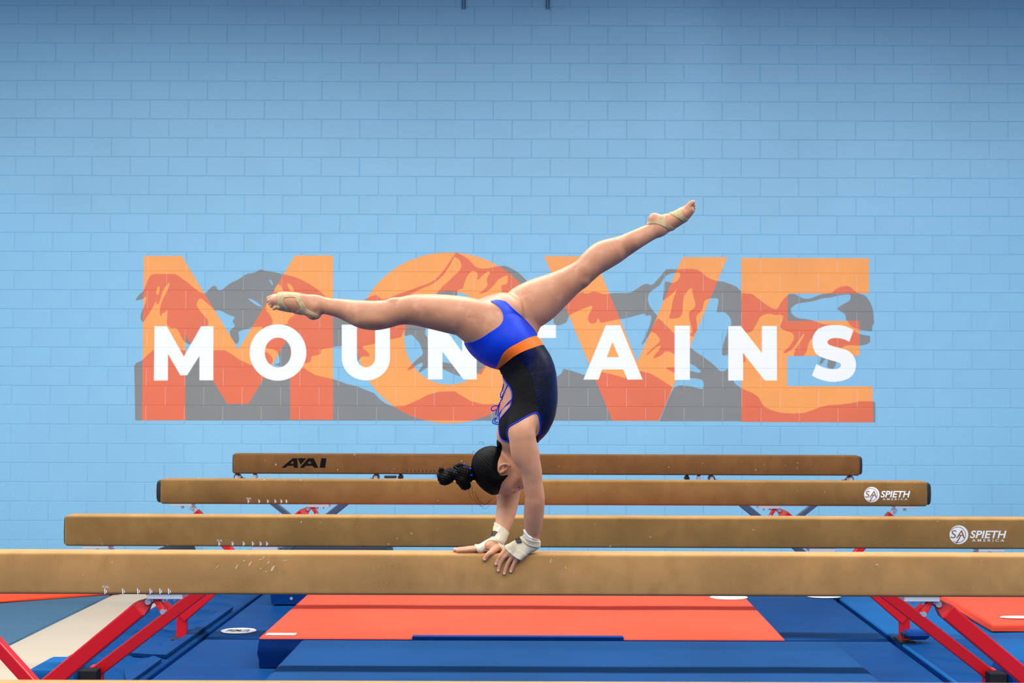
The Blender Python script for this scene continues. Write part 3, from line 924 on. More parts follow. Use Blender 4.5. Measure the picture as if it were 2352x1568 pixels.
for i in range(9):          # ruler ticks further along the rear beam
    x = 934 + i * 9.0
    b4.poly_decal('ruler_tick', [[(x, 1079), (x + 1.6, 1079), (x + 1.6, 1083.5), (x, 1083.5)]], M['black'])
# chalk smears on the front beam
rc = random.Random(3)
for (cx, cy, l, w_, a) in [(545, 1300, 14, 4, -60), (575, 1294, 15, 4, -55), (627, 1305, 15, 6, -62), (617, 1291, 9, 3, -50), (600, 1284, 12, 3, -15), (606, 1279, 10, 2.5, -70), (561, 1288, 5, 4, 0), (500, 1301, 13, 2, -50), (599, 1305, 5, 4, 0), (612, 1312, 7, 2, -45), (656, 1287, 12, 2.5, -20), (572, 1275, 5, 3, 0), (192, 1321, 5, 3, -80), (258, 1291, 4, 3, 0), (1265, 1287, 12, 2, -85), (1299, 1303, 9, 2.5, 50), (1317, 1312, 9, 2, 60)]:
    n = 14
    ca, sa = math.cos(math.radians(a)), math.sin(math.radians(a))
    ring = [(cx + ca * l * .5 * math.cos(t) * (1 + .2 * rc.uniform(-1, 1)) - sa * w_ * .5 * math.sin(t), cy + sa * l * .5 * math.cos(t) + ca * w_ * .5 * math.sin(t) * (1 + .3 * rc.uniform(-1, 1))) for t in [2 * math.pi * i / n for i in range(n)]]
    b1.poly_decal('chalk_mark', [ring], M['chalk'], None, 0.0009)
# ------------------------------------------------------------------ mats
ZB = 0.25     # top of the base mats
ZC = 0.43     # top of the thick landing mats


def soft_mat(name, x0, x1, y0, y1, z0, z1, top, side, label, cat='mat', bev=0.012, wave=0.0, seed=0, group=None):
    """padded mat: gently uneven top panel and side panel"""
    root = empty(name, ((x0 + x1) / 2, (y0 + y1) / 2, z0))
    rg = random.Random(seed)
    nx, ny = max(2, int((x1 - x0) / 0.12)), max(2, int((y1 - y0) / 0.12))
    ph = [(rg.uniform(2, 7), rg.uniform(2, 7), rg.uniform(0, 6.28)) for _ in range(4)]
    v, f = [], []
    for i in range(nx + 1):
        for j in range(ny + 1):
            x, y = x0 + (x1 - x0) * i / nx, y0 + (y1 - y0) * j / ny
            e = min(i, nx - i, j, ny - j)
            dz = wave * sum(math.sin(a * x + b * y + c) for a, b, c in ph) / 4 * (0 if e == 0 else 1)
            v.append((x, y, z1 + dz))
    for i in range(nx):
        for j in range(ny):
            a = i * (ny + 1) + j
            f.append((a, a + ny + 1, a + ny + 2, a + 1))
    # rounded lip
    edge = [i * (ny + 1) for i in range(nx + 1)] + [nx * (ny + 1) + j for j in range(1, ny + 1)] + \
           [i * (ny + 1) + ny for i in range(nx - 1, -1, -1)] + [j for j in range(ny - 1, 0, -1)]
    loop = edge
    cx, cy = (x0 + x1) / 2, (y0 + y1) / 2
    for (o, d) in ((bev * 0.7, bev * 0.3), (bev, bev)):
        new = []
        for e in edge:
            x, y, z = v[e]
            dx = (-1 if abs(x - x0) < 1e-6 else 1 if abs(x - x1) < 1e-6 else 0)
            dy = (-1 if abs(y - y0) < 1e-6 else 1 if abs(y - y1) < 1e-6 else 0)
            v.append((x + dx * o, y + dy * o, z1 - d))
            new.append(len(v) - 1)
        m = len(loop)
        for k in range(m):
            f.append((loop[k], new[k], new[(k + 1) % m], loop[(k + 1) % m]))
        loop = new
    t = mesh_obj('top_panel', v, f, top, root)
    shade_auto(t, 60)
    sb = MB()
    n = len(edge)
    rings = []
    for lv in range(5):
        z = z1 - bev + (z0 - (z1 - bev)) * lv / 4
        ring = []
        for k in range(n):
            x, y, _ = v[loop[k]]
            bl = 0.006 * math.sin(math.pi * lv / 4) * (1 + math.sin(3.1 * x + 2.3 * y * (1 + lv)))
            dx = (-1 if x <= x0 else 1 if x >= x1 else 0)
            dy = (-1 if y <= y0 else 1 if y >= y1 else 0)
            ring.append((x + dx * bl, y + dy * bl, z))
        rings.append(ring)
    sv = [p for r in rings for p in r]
    sf = [(l * n + k, l * n + (k + 1) % n, (l + 1) * n + (k + 1) % n, (l + 1) * n + k) for l in range(4) for k in range(n)]
    sf.append(tuple(range(4 * n, 5 * n)))
    s = mesh_obj('side_panel', sv, sf, side, root)
    shade_auto(s, 50)
    tag(root, label, cat, group)
    return root


Y_SPLIT = 2840 / 393.0
XS = lambda px, py, z: float(onfloor(px, py, z)[0])
ygap = float(onfloor(1250, 1467, ZB)[1])
G = 0.012
# base mats under the beams
soft_mat('base_mat', -2.175, 2.225, ygap + 0.03, 10.6, 0.0, ZB, M['mat_blue'], M['mat_side'], 'wide blue base mat lying under the orange landing mat', wave=0.006, seed=1, bev=0.01)
soft_mat('base_mat', -2.175, 2.225, 1.2, ygap - 0.03, 0.0, ZB - 0.004, M['mat_blue'], M['mat_side'], 'wide blue base mat lying under the thick blue landing mat', wave=0.006, seed=2, bev=0.01)
ml = soft_mat('side_mat', -2.86, -2.235, 1.2, 10.4, 0.0, ZB - 0.003, M['mat_blue'], M['mat_side'], 'narrow wrinkled blue mat beneath the beam feet, beside the cream mat', wave=0.010, seed=3, bev=0.012)
soft_mat('side_mat', 2.30, 3.4, 1.2, 11.0, 0.0, ZB - 0.003, M['mat_blue_l'], M['mat_side'], 'lighter blue mat beneath the beam feet, under the orange panel mat', wave=0.008, seed=4, bev=0.012)
# thick landing mats
pL, pR = onfloor(600, 1458, ZC), onfloor(1806, 1470, ZC)
ox0, ox1 = float(pL[0]), float(pR[0])
oy0 = float((pL[1] + pR[1]) / 2)
om = soft_mat('landing_mat', ox0 + 0.012, ox1 - 0.012, oy0 + 0.012, oy0 + 1.52, ZB + 0.004, ZC, M['mat_orange'], M['mat_side'], 'thick landing mat with coral orange top and blue sides', wave=0.003, seed=5)
q0, q1 = onfloor(699, 1469, ZC), onfloor(1918, 1476, ZC)
by1 = oy0 - 0.055
soft_mat('landing_mat', float(q0[0]), float(q1[0]), by1 - 1.52, by1 - 0.012, ZB + 0.002, ZC - 0.004, M['mat_carpet'], M['mat_carpet'], 'thick landing mat with plain blue fabric top, beside the coral orange one', wave=0.003, seed=6, bev=0.03)
# hook strip folded over the edge of the orange mat
a0, a1 = float(onfloor(948, 1460, ZC)[0]), float(onfloor(1432, 1463, ZC)[0])
fs = MB().box(a0, a1, oy0 - 0.004, oy0 + 0.045, ZC - 0.03, ZC + 0.006, 0.003).build('folded_strip', M['mat_side'], om)
lb = MB().box(ox0 + 0.03, ox0 + 0.20, oy0 + 0.03, oy0 + 0.085, ZC + 0.0035, ZC + 0.005).build('label', M['label'], om)


def lens_label(name, cx, cy, w, d, z, parent, txt=None):
    n = 28
    pts = []
    for i in range(n):
        t = 2 * math.pi * i / n
        k = 1.0 - 0.18 * abs(math.cos(t)) ** 6
        pts.append((cx + w / 2 * math.cos(t), cy + d / 2 * math.sin(t) * (1 if abs(math.cos(t)) < .8 else .8)))
    v = [(x, y, z) for x, y in pts] + [(x, y, z - 0.003) for x, y in pts]
    f = [tuple(range(n))] + [(i, n + i, n + (i + 1) % n, (i + 1) % n) for i in range(n)]
    o = mesh_obj(name, v, f, M['label'], parent)
    if txt:
        tv, tf = text_mesh(txt, 1.0, 0.1, 0.02)
        tv = tv[:, :2]
        mn, mx = tv.min(0), tv.max(0)
        tv = (tv - mn) / (mx - mn)
        mesh_obj('label_lettering', [(cx - w * .32 + a * w * .64, cy - d * .22 + b * d * .44, z + 0.0012) for a, b in tv], tf, M['mat_navy'], o)
    return o


p = onfloor(548, 1450.5, ZB)
base_far = bpy.data.objects['base_mat']
lens_label('label', float(p[0]), float(p[1]), 0.235, 0.17, ZB + 0.009, base_far, 'PREMLITE')
p = onfloor(1674, 1372.5, ZC)
lens_label('label', float(p[0]), float(p[1]), 0.26, 0.17, ZC + 0.006, om)
p = onfloor(1893, 1371.5, ZB)
lens_label('label', float(p[0]), float(p[1]), 0.26, 0.12, ZB + 0.009, base_far)
# blue block behind the orange mat, with a metal eyelet
p0 = onfloor(628, 1390.5, ZB)
bx0, by0 = float(p0[0]), float(p0[1])
cb = soft_mat('wedge_mat', bx0, bx0 + 0.40, by0, by0 + 0.9, ZB + 0.012, ZB + 0.24, M['mat_blue'], M['mat_side'], 'small blue foam block with a metal eyelet, behind the coral orange mat', seed=9)
pe = unproj(670, 1373, by0)
MB().cyl((float(pe[0]), by0 - 0.016, float(pe[2])), (float(pe[0]), by0 - 0.004, float(pe[2])), 0.011, 16).build('eyelet', M['bolt'], cb, True)
# orange panel mat on the right, on the light blue mat
p0 = onfloor(2283, 1450, ZB)
rx, ry = float(p0[0]), float(p0[1])
om2 = soft_mat('panel_mat', rx, rx + 2.2, ry, ry + 1.9, ZB + 0.006, ZB + 0.065, M['mat_orange'], M['mat_orange'], 'thin coral orange panel mat lying on the lighter blue mat', wave=0.004, seed=12, bev=0.02)
lens_label('label', rx + 0.22, ry + 0.13, 0.26, 0.08, ZB + 0.074, om2)
# loose, wrinkled covers along the beam feet
def wrinkled_cover(parent, x0, x1, y0, y1, z, amp, mat, seed):
    rg = random.Random(seed)
    nx, ny = int((x1 - x0) / 0.02), int((y1 - y0) / 0.02)
    rid = [(rg.uniform(0.3, 1.5) * rg.choice((-1, 1)), rg.uniform(5, 11), rg.uniform(0, 6.28), rg.uniform(1.5, 4), rg.uniform(0, 6.28)) for _ in range(4)]
    v, f = [], []
    for i in range(nx + 1):
        for j in range(ny + 1):
            x, y = x0 + (x1 - x0) * i / nx, y0 + (y1 - y0) * j / ny
            h = 0
            for (sx, fq, ph, wf, wp) in rid:
                a = fq * (sx * x + y) + ph + 1.2 * math.sin(wf * y + 2.0 * x + wp)
                h += max(0, 1 - abs(math.sin(a)) * 2.2) ** 1.5 * (0.5 + 0.5 * math.sin(wf * x * 2 + wp + y))
            e = min(i, nx - i, j, ny - j) / 4
            v.append((x, y, z + amp * h * min(1, e) + (0.006 if e > 0 else 0)))
    for i in range(nx):
        for j in range(ny):
            a = i * (ny + 1) + j
            f.append((a, a + ny + 1, a + ny + 2, a + 1))
    return mesh_obj('loose_cover', v, f, mat, parent, smooth=True)


def flap(parent, px_pts, z, th, mat, xmax=None, xmin=None):
    P = [onfloor(a, b, z) for a, b in px_pts]
    P = [(min(p[0], xmax) if xmax is not None else max(p[0], xmin), p[1]) for p in P]
    n = len(P)
    v = [(x, y, z) for x, y in P] + [(x, y, z - th) for x, y in P]
    f = [(t[0], t[1], t[2]) for t in tessellate_polygon([[Vector((x, y, 0)) for x, y in P]])]
    f += [(i, n + i, n + (i + 1) % n, (i + 1) % n) for i in range(n)]
    o = mesh_obj('cover_flap', v, f, mat, parent)
    shade_auto(o, 30)
    return o


side_l = [o for o in bpy.data.objects if o.name.startswith('side_mat')][0]
side_r = [o for o in bpy.data.objects if o.name.startswith('side_mat')][1]
wrinkled_cover(side_l, -2.855, -2.24, 6.75, 10.2, ZB - 0.003, 0.020, M['mat_blue'], 5)
wrinkled_cover(side_r, 2.305, 2.80, 5.6, 8.1, ZB - 0.003, 0.014, M['mat_blue'], 8)
flap(side_l, [(292, 1498), (345, 1502), (395, 1503), (425, 1495), (560, 1393), (520, 1393), (462, 1430), (420, 1462), (380, 1478), (330, 1484)], ZB + 0.028, 0.02, M['mat_blue'], xmax=-2.245)
flap(side_l, [(285, 1540), (310, 1524), (352, 1505), (400, 1512), (330, 1566), (290, 1566)], ZB + 0.024, 0.016, M['mat_blue'], xmax=-2.245)
# padded covers around the feet of the second beam
for s, lab in ((-1, 'blue padded foot cover around a red beam leg, beside the cream strip'), (1, 'dark blue foot cover')):
    for b, hgt in ((b2, 0.19), (b3, 0.09)):
        x = s * 2.33
        if s < 0 and b is b3: continue
        r = empty('foot_cover', (x + s * 0.14, b.yc, ZB))
        tag(r, lab + (' around a red leg, level with the plain blue landing mat' if b is b2 and s > 0 else ' around a red leg, between the coral orange mats' if s > 0 else ''), 'foot cover')
        xa, xb, ya, yb_ = (x + s * 0.055, x + s * 0.30, b.yc - 0.17, b.yc + 0.14) if b is b2 else (x - s * 0.03, x + s * 0.12, b.yc - 0.17, b.yc - 0.04)
        m_ = MB().box(min(xa, xb), max(xa, xb), ya, yb_, ZB + 0.034, ZB + hgt, 0.03).build('pad', M['mat_blue_l'] if s < 0 else M['mat_side'], r, True)
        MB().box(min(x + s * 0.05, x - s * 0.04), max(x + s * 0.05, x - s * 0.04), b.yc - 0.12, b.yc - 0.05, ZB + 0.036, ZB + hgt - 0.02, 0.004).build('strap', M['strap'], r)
# strips of other flooring to the side
cm = soft_mat('floor_mat', -3.80, -2.89, 3.0, YW - 0.4, 0.0, 0.02, M['mat_cream'], M['mat_cream'], 'cream vinyl strip of flooring between the blue mat and the slate carpet', bev=0.008)
tm = soft_mat('floor_mat', -7.5, -3.83, 3.0, 12.6, 0.0, 0.025, M['mat_teal'], M['mat_teal'], 'slate blue carpet beyond the cream strip', bev=0.008)
e0, e1 = onfloor(0, 1384, 0.03), onfloor(190, 1369.5, 0.03)
og = soft_mat('floor_mat', -2.0, 2.0, 0.02, 1.2, 0.03, 0.06, M['mat_orange_b'], M['mat_orange_b'], 'red orange mat lying on the slate blue carpet', bev=0.012)
og.location = (0, 0, 0.03)
for ch in og.children: ch.matrix_parent_inverse = Matrix.Translation((0, 0, -0.03))
an = math.atan2(e1[1] - e0[1], e1[0] - e0[0])
og.rotation_euler.z = an
og.location = (float(e1[0]) - 1.7 * math.cos(an), float(e1[1]) - 1.7 * math.sin(an), 0.03)
soft_mat('floor_mat', 3.45, 7.5, 3.0, 10.4, 0.0, ZB - 0.02, M['mat_blue_l'], M['mat_side'], 'blue mat at the outer side of the orange panel mat', bev=0.02, seed=31)
# low dark mats at the foot of the wall
yb = 12.2
c0, c1 = unproj(645, 1258, yb), unproj(880, 1260, yb)
soft_mat('crash_mat', float(c0[0]), float(c1[0]), yb, yb + 0.6, 0.0, float(c0[2]), M['mat_navy'], M['mat_navy'], 'dark navy crash mat at the foot of the mural wall', bev=0.02)
c0 = unproj(378, 1259, yb)
rl = empty('rolled_mat', (float(c0[0]), yb + 0.2, 0))
tag(rl, 'black rolled mat lying at the foot of the wall', 'mat')
rz = float(c0[2]) / 2
MB().cyl((float(c0[0]) - 0.02, yb, rz), (float(c0[0]) - 0.02, yb + 0.7, rz), rz, 32).build('roll', M['black'], rl, True)
MB().cyl((float(c0[0]) - 0.02, yb - 0.01, rz), (float(c0[0]) - 0.02, yb + 0.02, rz), rz * 0.5, 24).build('core', M['mat_navy'], rl, True)
# ------------------------------------------------------------------ gymnast
YC = b1.yc
TOP1 = b1.top
PPM = F / YC
HG = 0.0025                                     # voxel size of the body field


class Field:
    def __init__(self, lo, hi, h=HG):
        self.lo, self.h = np.array(lo, float), h
        self.n = np.ceil((np.array(hi) - self.lo) / h).astype(int) + 1
        self.F = np.full(self.n, 0.06, np.float32)

    def sub(self, lo, hi):
        a = np.clip(np.floor((np.array(lo) - self.lo) / self.h).astype(int), 0, self.n - 1)
        b = np.clip(np.ceil((np.array(hi) - self.lo) / self.h).astype(int) + 1, 1, self.n)
        sl = tuple(slice(i, j) for i, j in zip(a, b))
        ax = [(self.lo[k] + self.h * np.arange(a[k], b[k])).astype(np.float32) for k in range(3)]
        return sl, ax

    def smin(self, sl, d, k):
        A = self.F[sl]
        hh = np.maximum(k - np.abs(A - d), 0) / k
        self.F[sl] = np.minimum(A, d) - hh * hh * k * 0.25

    def ssub(self, sl, d, k):
        A = -self.F[sl]
        hh = np.maximum(k - np.abs(A - d), 0) / k
        self.F[sl] = -(np.minimum(A, d) - hh * hh * k * 0.25)

    def ellipsoid(self, c, axes, radii, k=0.01, subtract=False):
        """axes: 3 unit vectors"""
        c = np.array(c, float)
        A = np.array(axes, float)
        ext = np.abs(A.T) @ np.array(radii) + 0.035
        sl, ax = self.sub(c - ext, c + ext)
        X = ax[0][:, None, None] - c[0]
        Y = ax[1][None, :, None] - c[1]
        Z = ax[2][None, None, :] - c[2]
        k0 = 0; k1 = 0
        for a, r in zip(A, radii):
            t = X * a[0] + Y * a[1] + Z * a[2]
            k0 = k0 + (t / r) ** 2
            k1 = k1 + (t / r ** 2) ** 2
        k0 = np.sqrt(k0); k1 = np.sqrt(k1) + 1e-6
        d = (k0 * (k0 - 1) / k1).astype(np.float32)
        (self.ssub if subtract else self.smin)(sl, d, k)

    def tube(self, C, RA, RB, U, k=0.012):
        """chain of elliptical cones. C centres, RA in-plane radius, RB radius along the other axis, U in-plane axis"""
        C = np.asarray(C, float)
        m = max(max(RA), max(RB)) + 0.035
        sl, ax = self.sub(C.min(0) - m, C.max(0) + m)
        base = [s.start for s in sl]
        D = np.full([len(a) for a in ax], 0.06, np.float32)
        for i in range(len(C) - 1):
            a, b = C[i], C[i + 1]
            mm = max(RA[i], RA[i + 1], RB[i], RB[i + 1]) + 0.03
            s2, a2 = self.sub(np.minimum(a, b) - mm, np.maximum(a, b) + mm)
            loc = tuple(slice(s.start - q, s.stop - q) for s, q in zip(s2, base))
            X = a2[0][:, None, None] - a[0]
            Y = a2[1][None, :, None] - a[1]
            Z = a2[2][None, None, :] - a[2]
            ab = b - a
            L = np.linalg.norm(ab)
            T = ab / L
            u = U[i] - T * (U[i] @ T); u /= np.linalg.norm(u)
            w = np.cross(T, u)
            s = X * T[0] + Y * T[1] + Z * T[2]
            t = np.clip(s / L, 0, 1)
            ra = RA[i] + (RA[i + 1] - RA[i]) * t
            rb = RB[i] + (RB[i + 1] - RB[i]) * t
            pu = X * u[0] + Y * u[1] + Z * u[2]
            pw = X * w[0] + Y * w[1] + Z * w[2]
            over = s - t * L
            rc = np.minimum(ra, rb)
            k0 = np.sqrt((pu / ra) ** 2 + (pw / rb) ** 2 + (over / rc) ** 2)
            k1 = np.sqrt((pu / ra ** 2) ** 2 + (pw / rb ** 2) ** 2 + (over / rc ** 2) ** 2) + 1e-6
            d = (k0 * (k0 - 1) / k1).astype(np.float32)
            D[loc] = np.minimum(D[loc], d)
        self.smin(sl, D, k)

    def chain(self, pts, radii, k=0.006):
        """round chain through world points"""
        P = catmull(pts, 4)
        r = np.interp(np.linspace(0, 1, len(P)), np.linspace(0, 1, len(radii)), radii)
        U = []
        for i in range(len(P)):
            t = P[min(i + 1, len(P) - 1)] - P[max(i - 1, 0)]
            U.append(np.cross(t, [0, 1, 0.1]) / (np.linalg.norm(np.cross(t, [0, 1, 0.1])) + 1e-9))
        self.tube(P, r, r, U, k)

    def limb(self, st, k=0.015, per=8):
        """st: (pxA, pxB, Y, depth radius): outline points either side of the limb"""
        rows = []
        for a, b, Y, rb in st:
            A, B = unproj(*a, Y), unproj(*b, Y)
            rows.append(np.concatenate([(A + B) / 2, (A - B) / 2, [rb]]))
        R_ = catmull(rows, per)
        C = R_[:, :3]
        U = R_[:, 3:6]
        RA = np.linalg.norm(U, axis=1)
        self.tube(C, RA, R_[:, 6], U / RA[:, None], k)

    def mesh(self):
        Fv = self.F
        S = Fv < 0
        n = Fv.shape
        cnt = np.zeros([q - 1 for q in n], np.uint8)
        for i in (0, 1):
            for j in (0, 1):
                for k in (0, 1):
                    cnt += S[i:n[0] - 1 + i, j:n[1] - 1 + j, k:n[2] - 1 + k]
        act = np.argwhere((cnt > 0) & (cnt < 8))
        idx = -np.ones(cnt.shape, np.int32)
        idx[tuple(act.T)] = np.arange(len(act))
        corners = [(i, j, k) for i in (0, 1) for j in (0, 1) for k in (0, 1)]
        val = np.stack([Fv[act[:, 0] + i, act[:, 1] + j, act[:, 2] + k] for i, j, k in corners], 1)
        acc = np.zeros((len(act), 3)); num = np.zeros(len(act))
        for a in range(8):
            for b in range(a + 1, 8):
                ca, cb = np.array(corners[a]), np.array(corners[b])
                if np.abs(ca - cb).sum() != 1: continue
                va, vb = val[:, a], val[:, b]
                x = (va < 0) != (vb < 0)
                t = np.where(x, va / np.where(x, va - vb, 1), 0)
                acc += np.where(x[:, None], ca + t[:, None] * (cb - ca), 0)
                num += x
        V = self.lo + self.h * (act + acc / num[:, None])
        quads = []
        for ax in range(3):
            e = [0, 0, 0]; e[ax] = 1
            s0 = S[tuple(slice(0, n[q] - e[q]) for q in range(3))]
            s1 = S[tuple(slice(e[q], n[q]) for q in range(3))]
            ed = np.argwhere(s0 != s1)
            o1, o2 = [q for q in range(3) if q != ax]
            ed = ed[(ed[:, o1] > 0) & (ed[:, o2] > 0) & (ed[:, o1] < n[o1] - 1) & (ed[:, o2] < n[o2] - 1)]
            flip = s0[tuple(ed.T)]
            d1 = np.zeros(3, int); d1[o1] = 1
            d2 = np.zeros(3, int); d2[o2] = 1
            q = np.stack([idx[tuple((ed - d1 - d2).T)], idx[tuple((ed - d2).T)], idx[tuple(ed.T)], idx[tuple((ed - d1).T)]], 1)
            if ax == 1: flip = ~flip
            q = np.where(flip[:, None], q, q[:, ::-1])
            quads.append(q)
        Q = np.concatenate(quads)
        # normals from the field gradient
        g = np.zeros((len(V), 3))
        for ax in range(3):
            p = (V - self.lo) / self.h
            lo = p.copy(); lo[:, ax] -= 1; hi = p.copy(); hi[:, ax] += 1
            smp = lambda q: Fv[tuple(np.clip(np.round(q).astype(int), 0, np.array(n) - 1).T)]
            g[:, ax] = smp(hi) - smp(lo)
        N = g / (np.linalg.norm(g, axis=1, keepdims=True) + 1e-9)
        # smooth the surface and its normals a little
        E = np.concatenate([Q[:, [0, 1]], Q[:, [1, 2]], Q[:, [2, 3]], Q[:, [3, 0]]])
        deg = np.bincount(E.ravel(), minlength=len(V)).astype(float)[:, None]
        for it in range(16):
            A = np.zeros_like(V); B = np.zeros_like(N)
            for c in range(3):
                A[:, c] = np.bincount(E[:, 0], V[E[:, 1], c], len(V)) + np.bincount(E[:, 1], V[E[:, 0], c], len(V))
                B[:, c] = np.bincount(E[:, 0], N[E[:, 1], c], len(V)) + np.bincount(E[:, 1], N[E[:, 0], c], len(V))
            lam = (0.5, -0.52)[it % 2]
            V = V + lam * (A / np.maximum(deg, 1) - V)
            N = N + 0.6 * (B / np.maximum(deg, 1) - N)
            N /= np.linalg.norm(N, axis=1, keepdims=True) + 1e-9
        return V, N, Q


def zc(o, s): return lambda x, y: (o[0] + x * s, o[1] + y * s)
c_, d_, b_, a_ = zc((580, 640), .2551), zc((1160, 430), .2233), zc((1020, 640), .2552), zc((960, 980), .2296)
AX = [(1, 0, 0), (0, 1, 0), (0, 0, 1)]
lo = (unproj(600, 1320, YC)[0], YC - 0.215, unproj(600, 1330, YC - .1)[2])
hi = (unproj(1606, 450, YC + .1)[0], YC + 0.215, unproj(1606, 445, YC + .1)[2])
fld = Field(lo, hi)
# torso: radii measured at right angles to its axis, out to the drawn outlines
T_BACK = [(1136, 688), (1108, 706), (1086, 735), (1070, 762), (1063, 780), (1068, 790), (1076, 800), (1094, 816), (1122, 826), (1135, 833), (1143, 840), (1150, 848), (1154, 860), (1156, 880), (1155, 905), (1151, 930), (1148, 955), (1147, 975), (1148, 995), (1150, 1030)]
T_FRONT = [(1160, 688), (1178, 705), (1196, 728), (1218, 755), (1238, 778), (1252, 798), (1264, 818), (1272, 838), (1277, 860), (1279.5, 895), (1279.5, 922), (1275, 951), (1265, 974), (1250, 992), (1225, 1025)]
T_AXIS = catmull([(1146, 711, .070), (1143, 724, .112), (1147, 745, .140), (1163, 778, .152), (1186, 806, .132), (1205, 832, .117), (1214, 855, .116), (1217, 882, .122), (1216, 915, .130), (1212, 945, .136), (1206, 969, .134), (1198, 990, .118), (1188, 1008, .085)], 4)


def ray_hit(o, d, curve):
    best = None
    C_ = np.array(curve, float)
    for p, q in zip(C_[:-1], C_[1:]):
        e = q - p
        den = d[0] * e[1] - d[1] * e[0]
        if abs(den) < 1e-9: continue
        t = ((p[0] - o[0]) * e[1] - (p[1] - o[1]) * e[0]) / den
        u = ((p[0] - o[0]) * d[1] - (p[1] - o[1]) * d[0]) / den
        if t > 0 and -0.001 <= u <= 1.001 and (best is None or t < best): best = t
    return best


st = []
for i in range(len(T_AXIS)):
    t = T_AXIS[min(i + 1, len(T_AXIS) - 1)][:2] - T_AXIS[max(i - 1, 0)][:2]
    t /= np.linalg.norm(t)
    nrm = np.array([-t[1], t[0]])
    o_ = T_AXIS[i][:2]
    hb, hf = ray_hit(o_, nrm, T_BACK), ray_hit(o_, -nrm, T_FRONT)
    if hb is None or hf is None: continue
    st.append((tuple(o_ + nrm * hb), tuple(o_ - nrm * hf), YC, T_AXIS[i][2]))
fld.limb(st, 0.02, per=2)
# near leg, stretched back
N1, N2, N3 = YC - .080, YC - .082, YC - .070
fld.limb([((1160, 712), (1108, 788), YC - .070, .070), ((1126, 695), (1078, 790), N1, .076), (c_(1980, 176), c_(1850, 515), N1, .080), (c_(1800, 150), c_(1720, 482), N1, .076), (c_(1620, 140), c_(1580, 447), N1, .070),
          (c_(1480, 142), c_(1450, 418), N1, .062), (c_(1380, 158), c_(1370, 412), N2, .055), (c_(1290, 178), c_(1300, 420), N2, .051), (c_(1200, 192), c_(1200, 447), N2, .051),
          (c_(1100, 198), c_(1090, 463), N2, .053), (c_(1000, 195), c_(980, 445), N2, .051), (c_(900, 190), c_(870, 395), N3, .045), (c_(800, 182), c_(770, 350), N3, .038),
          (c_(700, 175), c_(680, 325), N3, .032), (c_(625, 160), c_(612, 312), N3, .030), (c_(560, 150), c_(545, 318), N3, .031)], 0.022)
fld.limb([(c_(590, 155), c_(560, 330), N3, .030), (c_(480, 138), c_(430, 320), N3, .034), (c_(380, 128), c_(330, 298), N3, .039), (c_(290, 124), c_(250, 282), N3, .042), (c_(225, 140), c_(205, 262), N3, .040)], 0.014)
fld.ellipsoid(unproj(*c_(548, 322), N3), AX, (.0215, .026, .0205), 0.022)
for r_, t_, dy, rr in (((641, 680), (617, 686), .027, 6.6), ((637, 686), (617, 691), .011, 5.0), ((637, 692), (620, 697), -.003, 4.7), ((637, 699), (623, 703), -.016, 4.4), ((639, 705), (629, 708.5), -.028, 4.4)):
    m_ = ((r_[0] * .55 + t_[0] * .45), (r_[1] * .55 + t_[1] * .45) - 1.5)
    fld.chain([unproj(*r_, N3 + dy), unproj(*m_, N3 + dy), unproj(*t_, N3 + dy)], [rr * 1.1 / PPM, rr / PPM, rr * .9 / PPM], 0.004)
dl = np.array(unproj(*c_(1450, 270), N1)) - np.array(unproj(*c_(1900, 290), N1)); dl /= np.linalg.norm(dl)
pl_ = np.cross(dl, [0, 1, 0])
fld.ellipsoid(unproj(*c_(1640, 268), N1 - .030), [dl, (0, 1, 0), pl_], (.085, .036, .030), 0.02)     # outer thigh muscle
fld.ellipsoid(unproj(*c_(1275, 200), N2 - .004), AX, (.024, .030, .012), 0.012)                       # kneecap
fld.ellipsoid(unproj(*c_(1080, 370), N2 - .016), AX, (.062, .034, .024), 0.02)                        # calf
fld.ellipsoid(unproj(*c_(560, 250), N3 - .026), AX, (.012, .008, .012), 0.012)                        # ankle bone
# far leg, stretched forward
R1, R2, R3 = YC + .085, YC + .080, YC + .062
fld.limb([((1140, 722), (1215, 800), YC + .075, .070), (d_(30, 1085), d_(325, 1475), R1, .080), (d_(200, 985), d_(480, 1360), R1, .080), (d_(380, 920), d_(600, 1240), R1, .074), (d_(560, 845), d_(700, 1130), R1, .066),
          (d_(700, 778), d_(800, 1040), R1, .056), (d_(775, 725), d_(885, 970), R2, .052), (d_(850, 645), d_(960, 905), R2, .052), (d_(950, 565), d_(1060, 845), R2, .054), (d_(1060, 532), d_(1160, 785), R2, .052),
          (d_(1160, 507), d_(1260, 715), R2, .046), (d_(1280, 458), d_(1370, 640), R3, .039), (d_(1390, 413), d_(1480, 570), R3, .033), (d_(1475, 382), d_(1575, 515), R3, .030), (d_(1540, 350), d_(1635, 485), R3, .031)], 0.022)
fld.limb([(d_(1530, 330), d_(1620, 495), R3, .030), (d_(1640, 282), d_(1715, 445), R3, .034), (d_(1740, 248), d_(1800, 395), R3, .039), (d_(1810, 210), d_(1865, 345), R3, .041), (d_(1855, 182), d_(1908, 298), R3, .039)], 0.014)
fld.ellipsoid(unproj(*d_(1535, 322), R3), AX, (.0235, .026, .0225), 0.024)
for r_, t_, dy, rr in (((1579, 478), (1591, 465), -.027, 6.6), ((1582, 483), (1593.5, 471.5), -.010, 5.0), ((1583, 488), (1594, 478), .004, 4.7), ((1582, 492), (1592.5, 485), .017, 4.4), ((1580, 495), (1588.5, 490.5), .028, 4.2)):
    fld.chain([unproj(*r_, R3 + dy), unproj((r_[0] + t_[0]) / 2 - 1, (r_[1] + t_[1]) / 2 - 1, R3 + dy), unproj(*t_, R3 + dy)], [rr * 1.1 / PPM, rr / PPM, rr * .9 / PPM], 0.004)
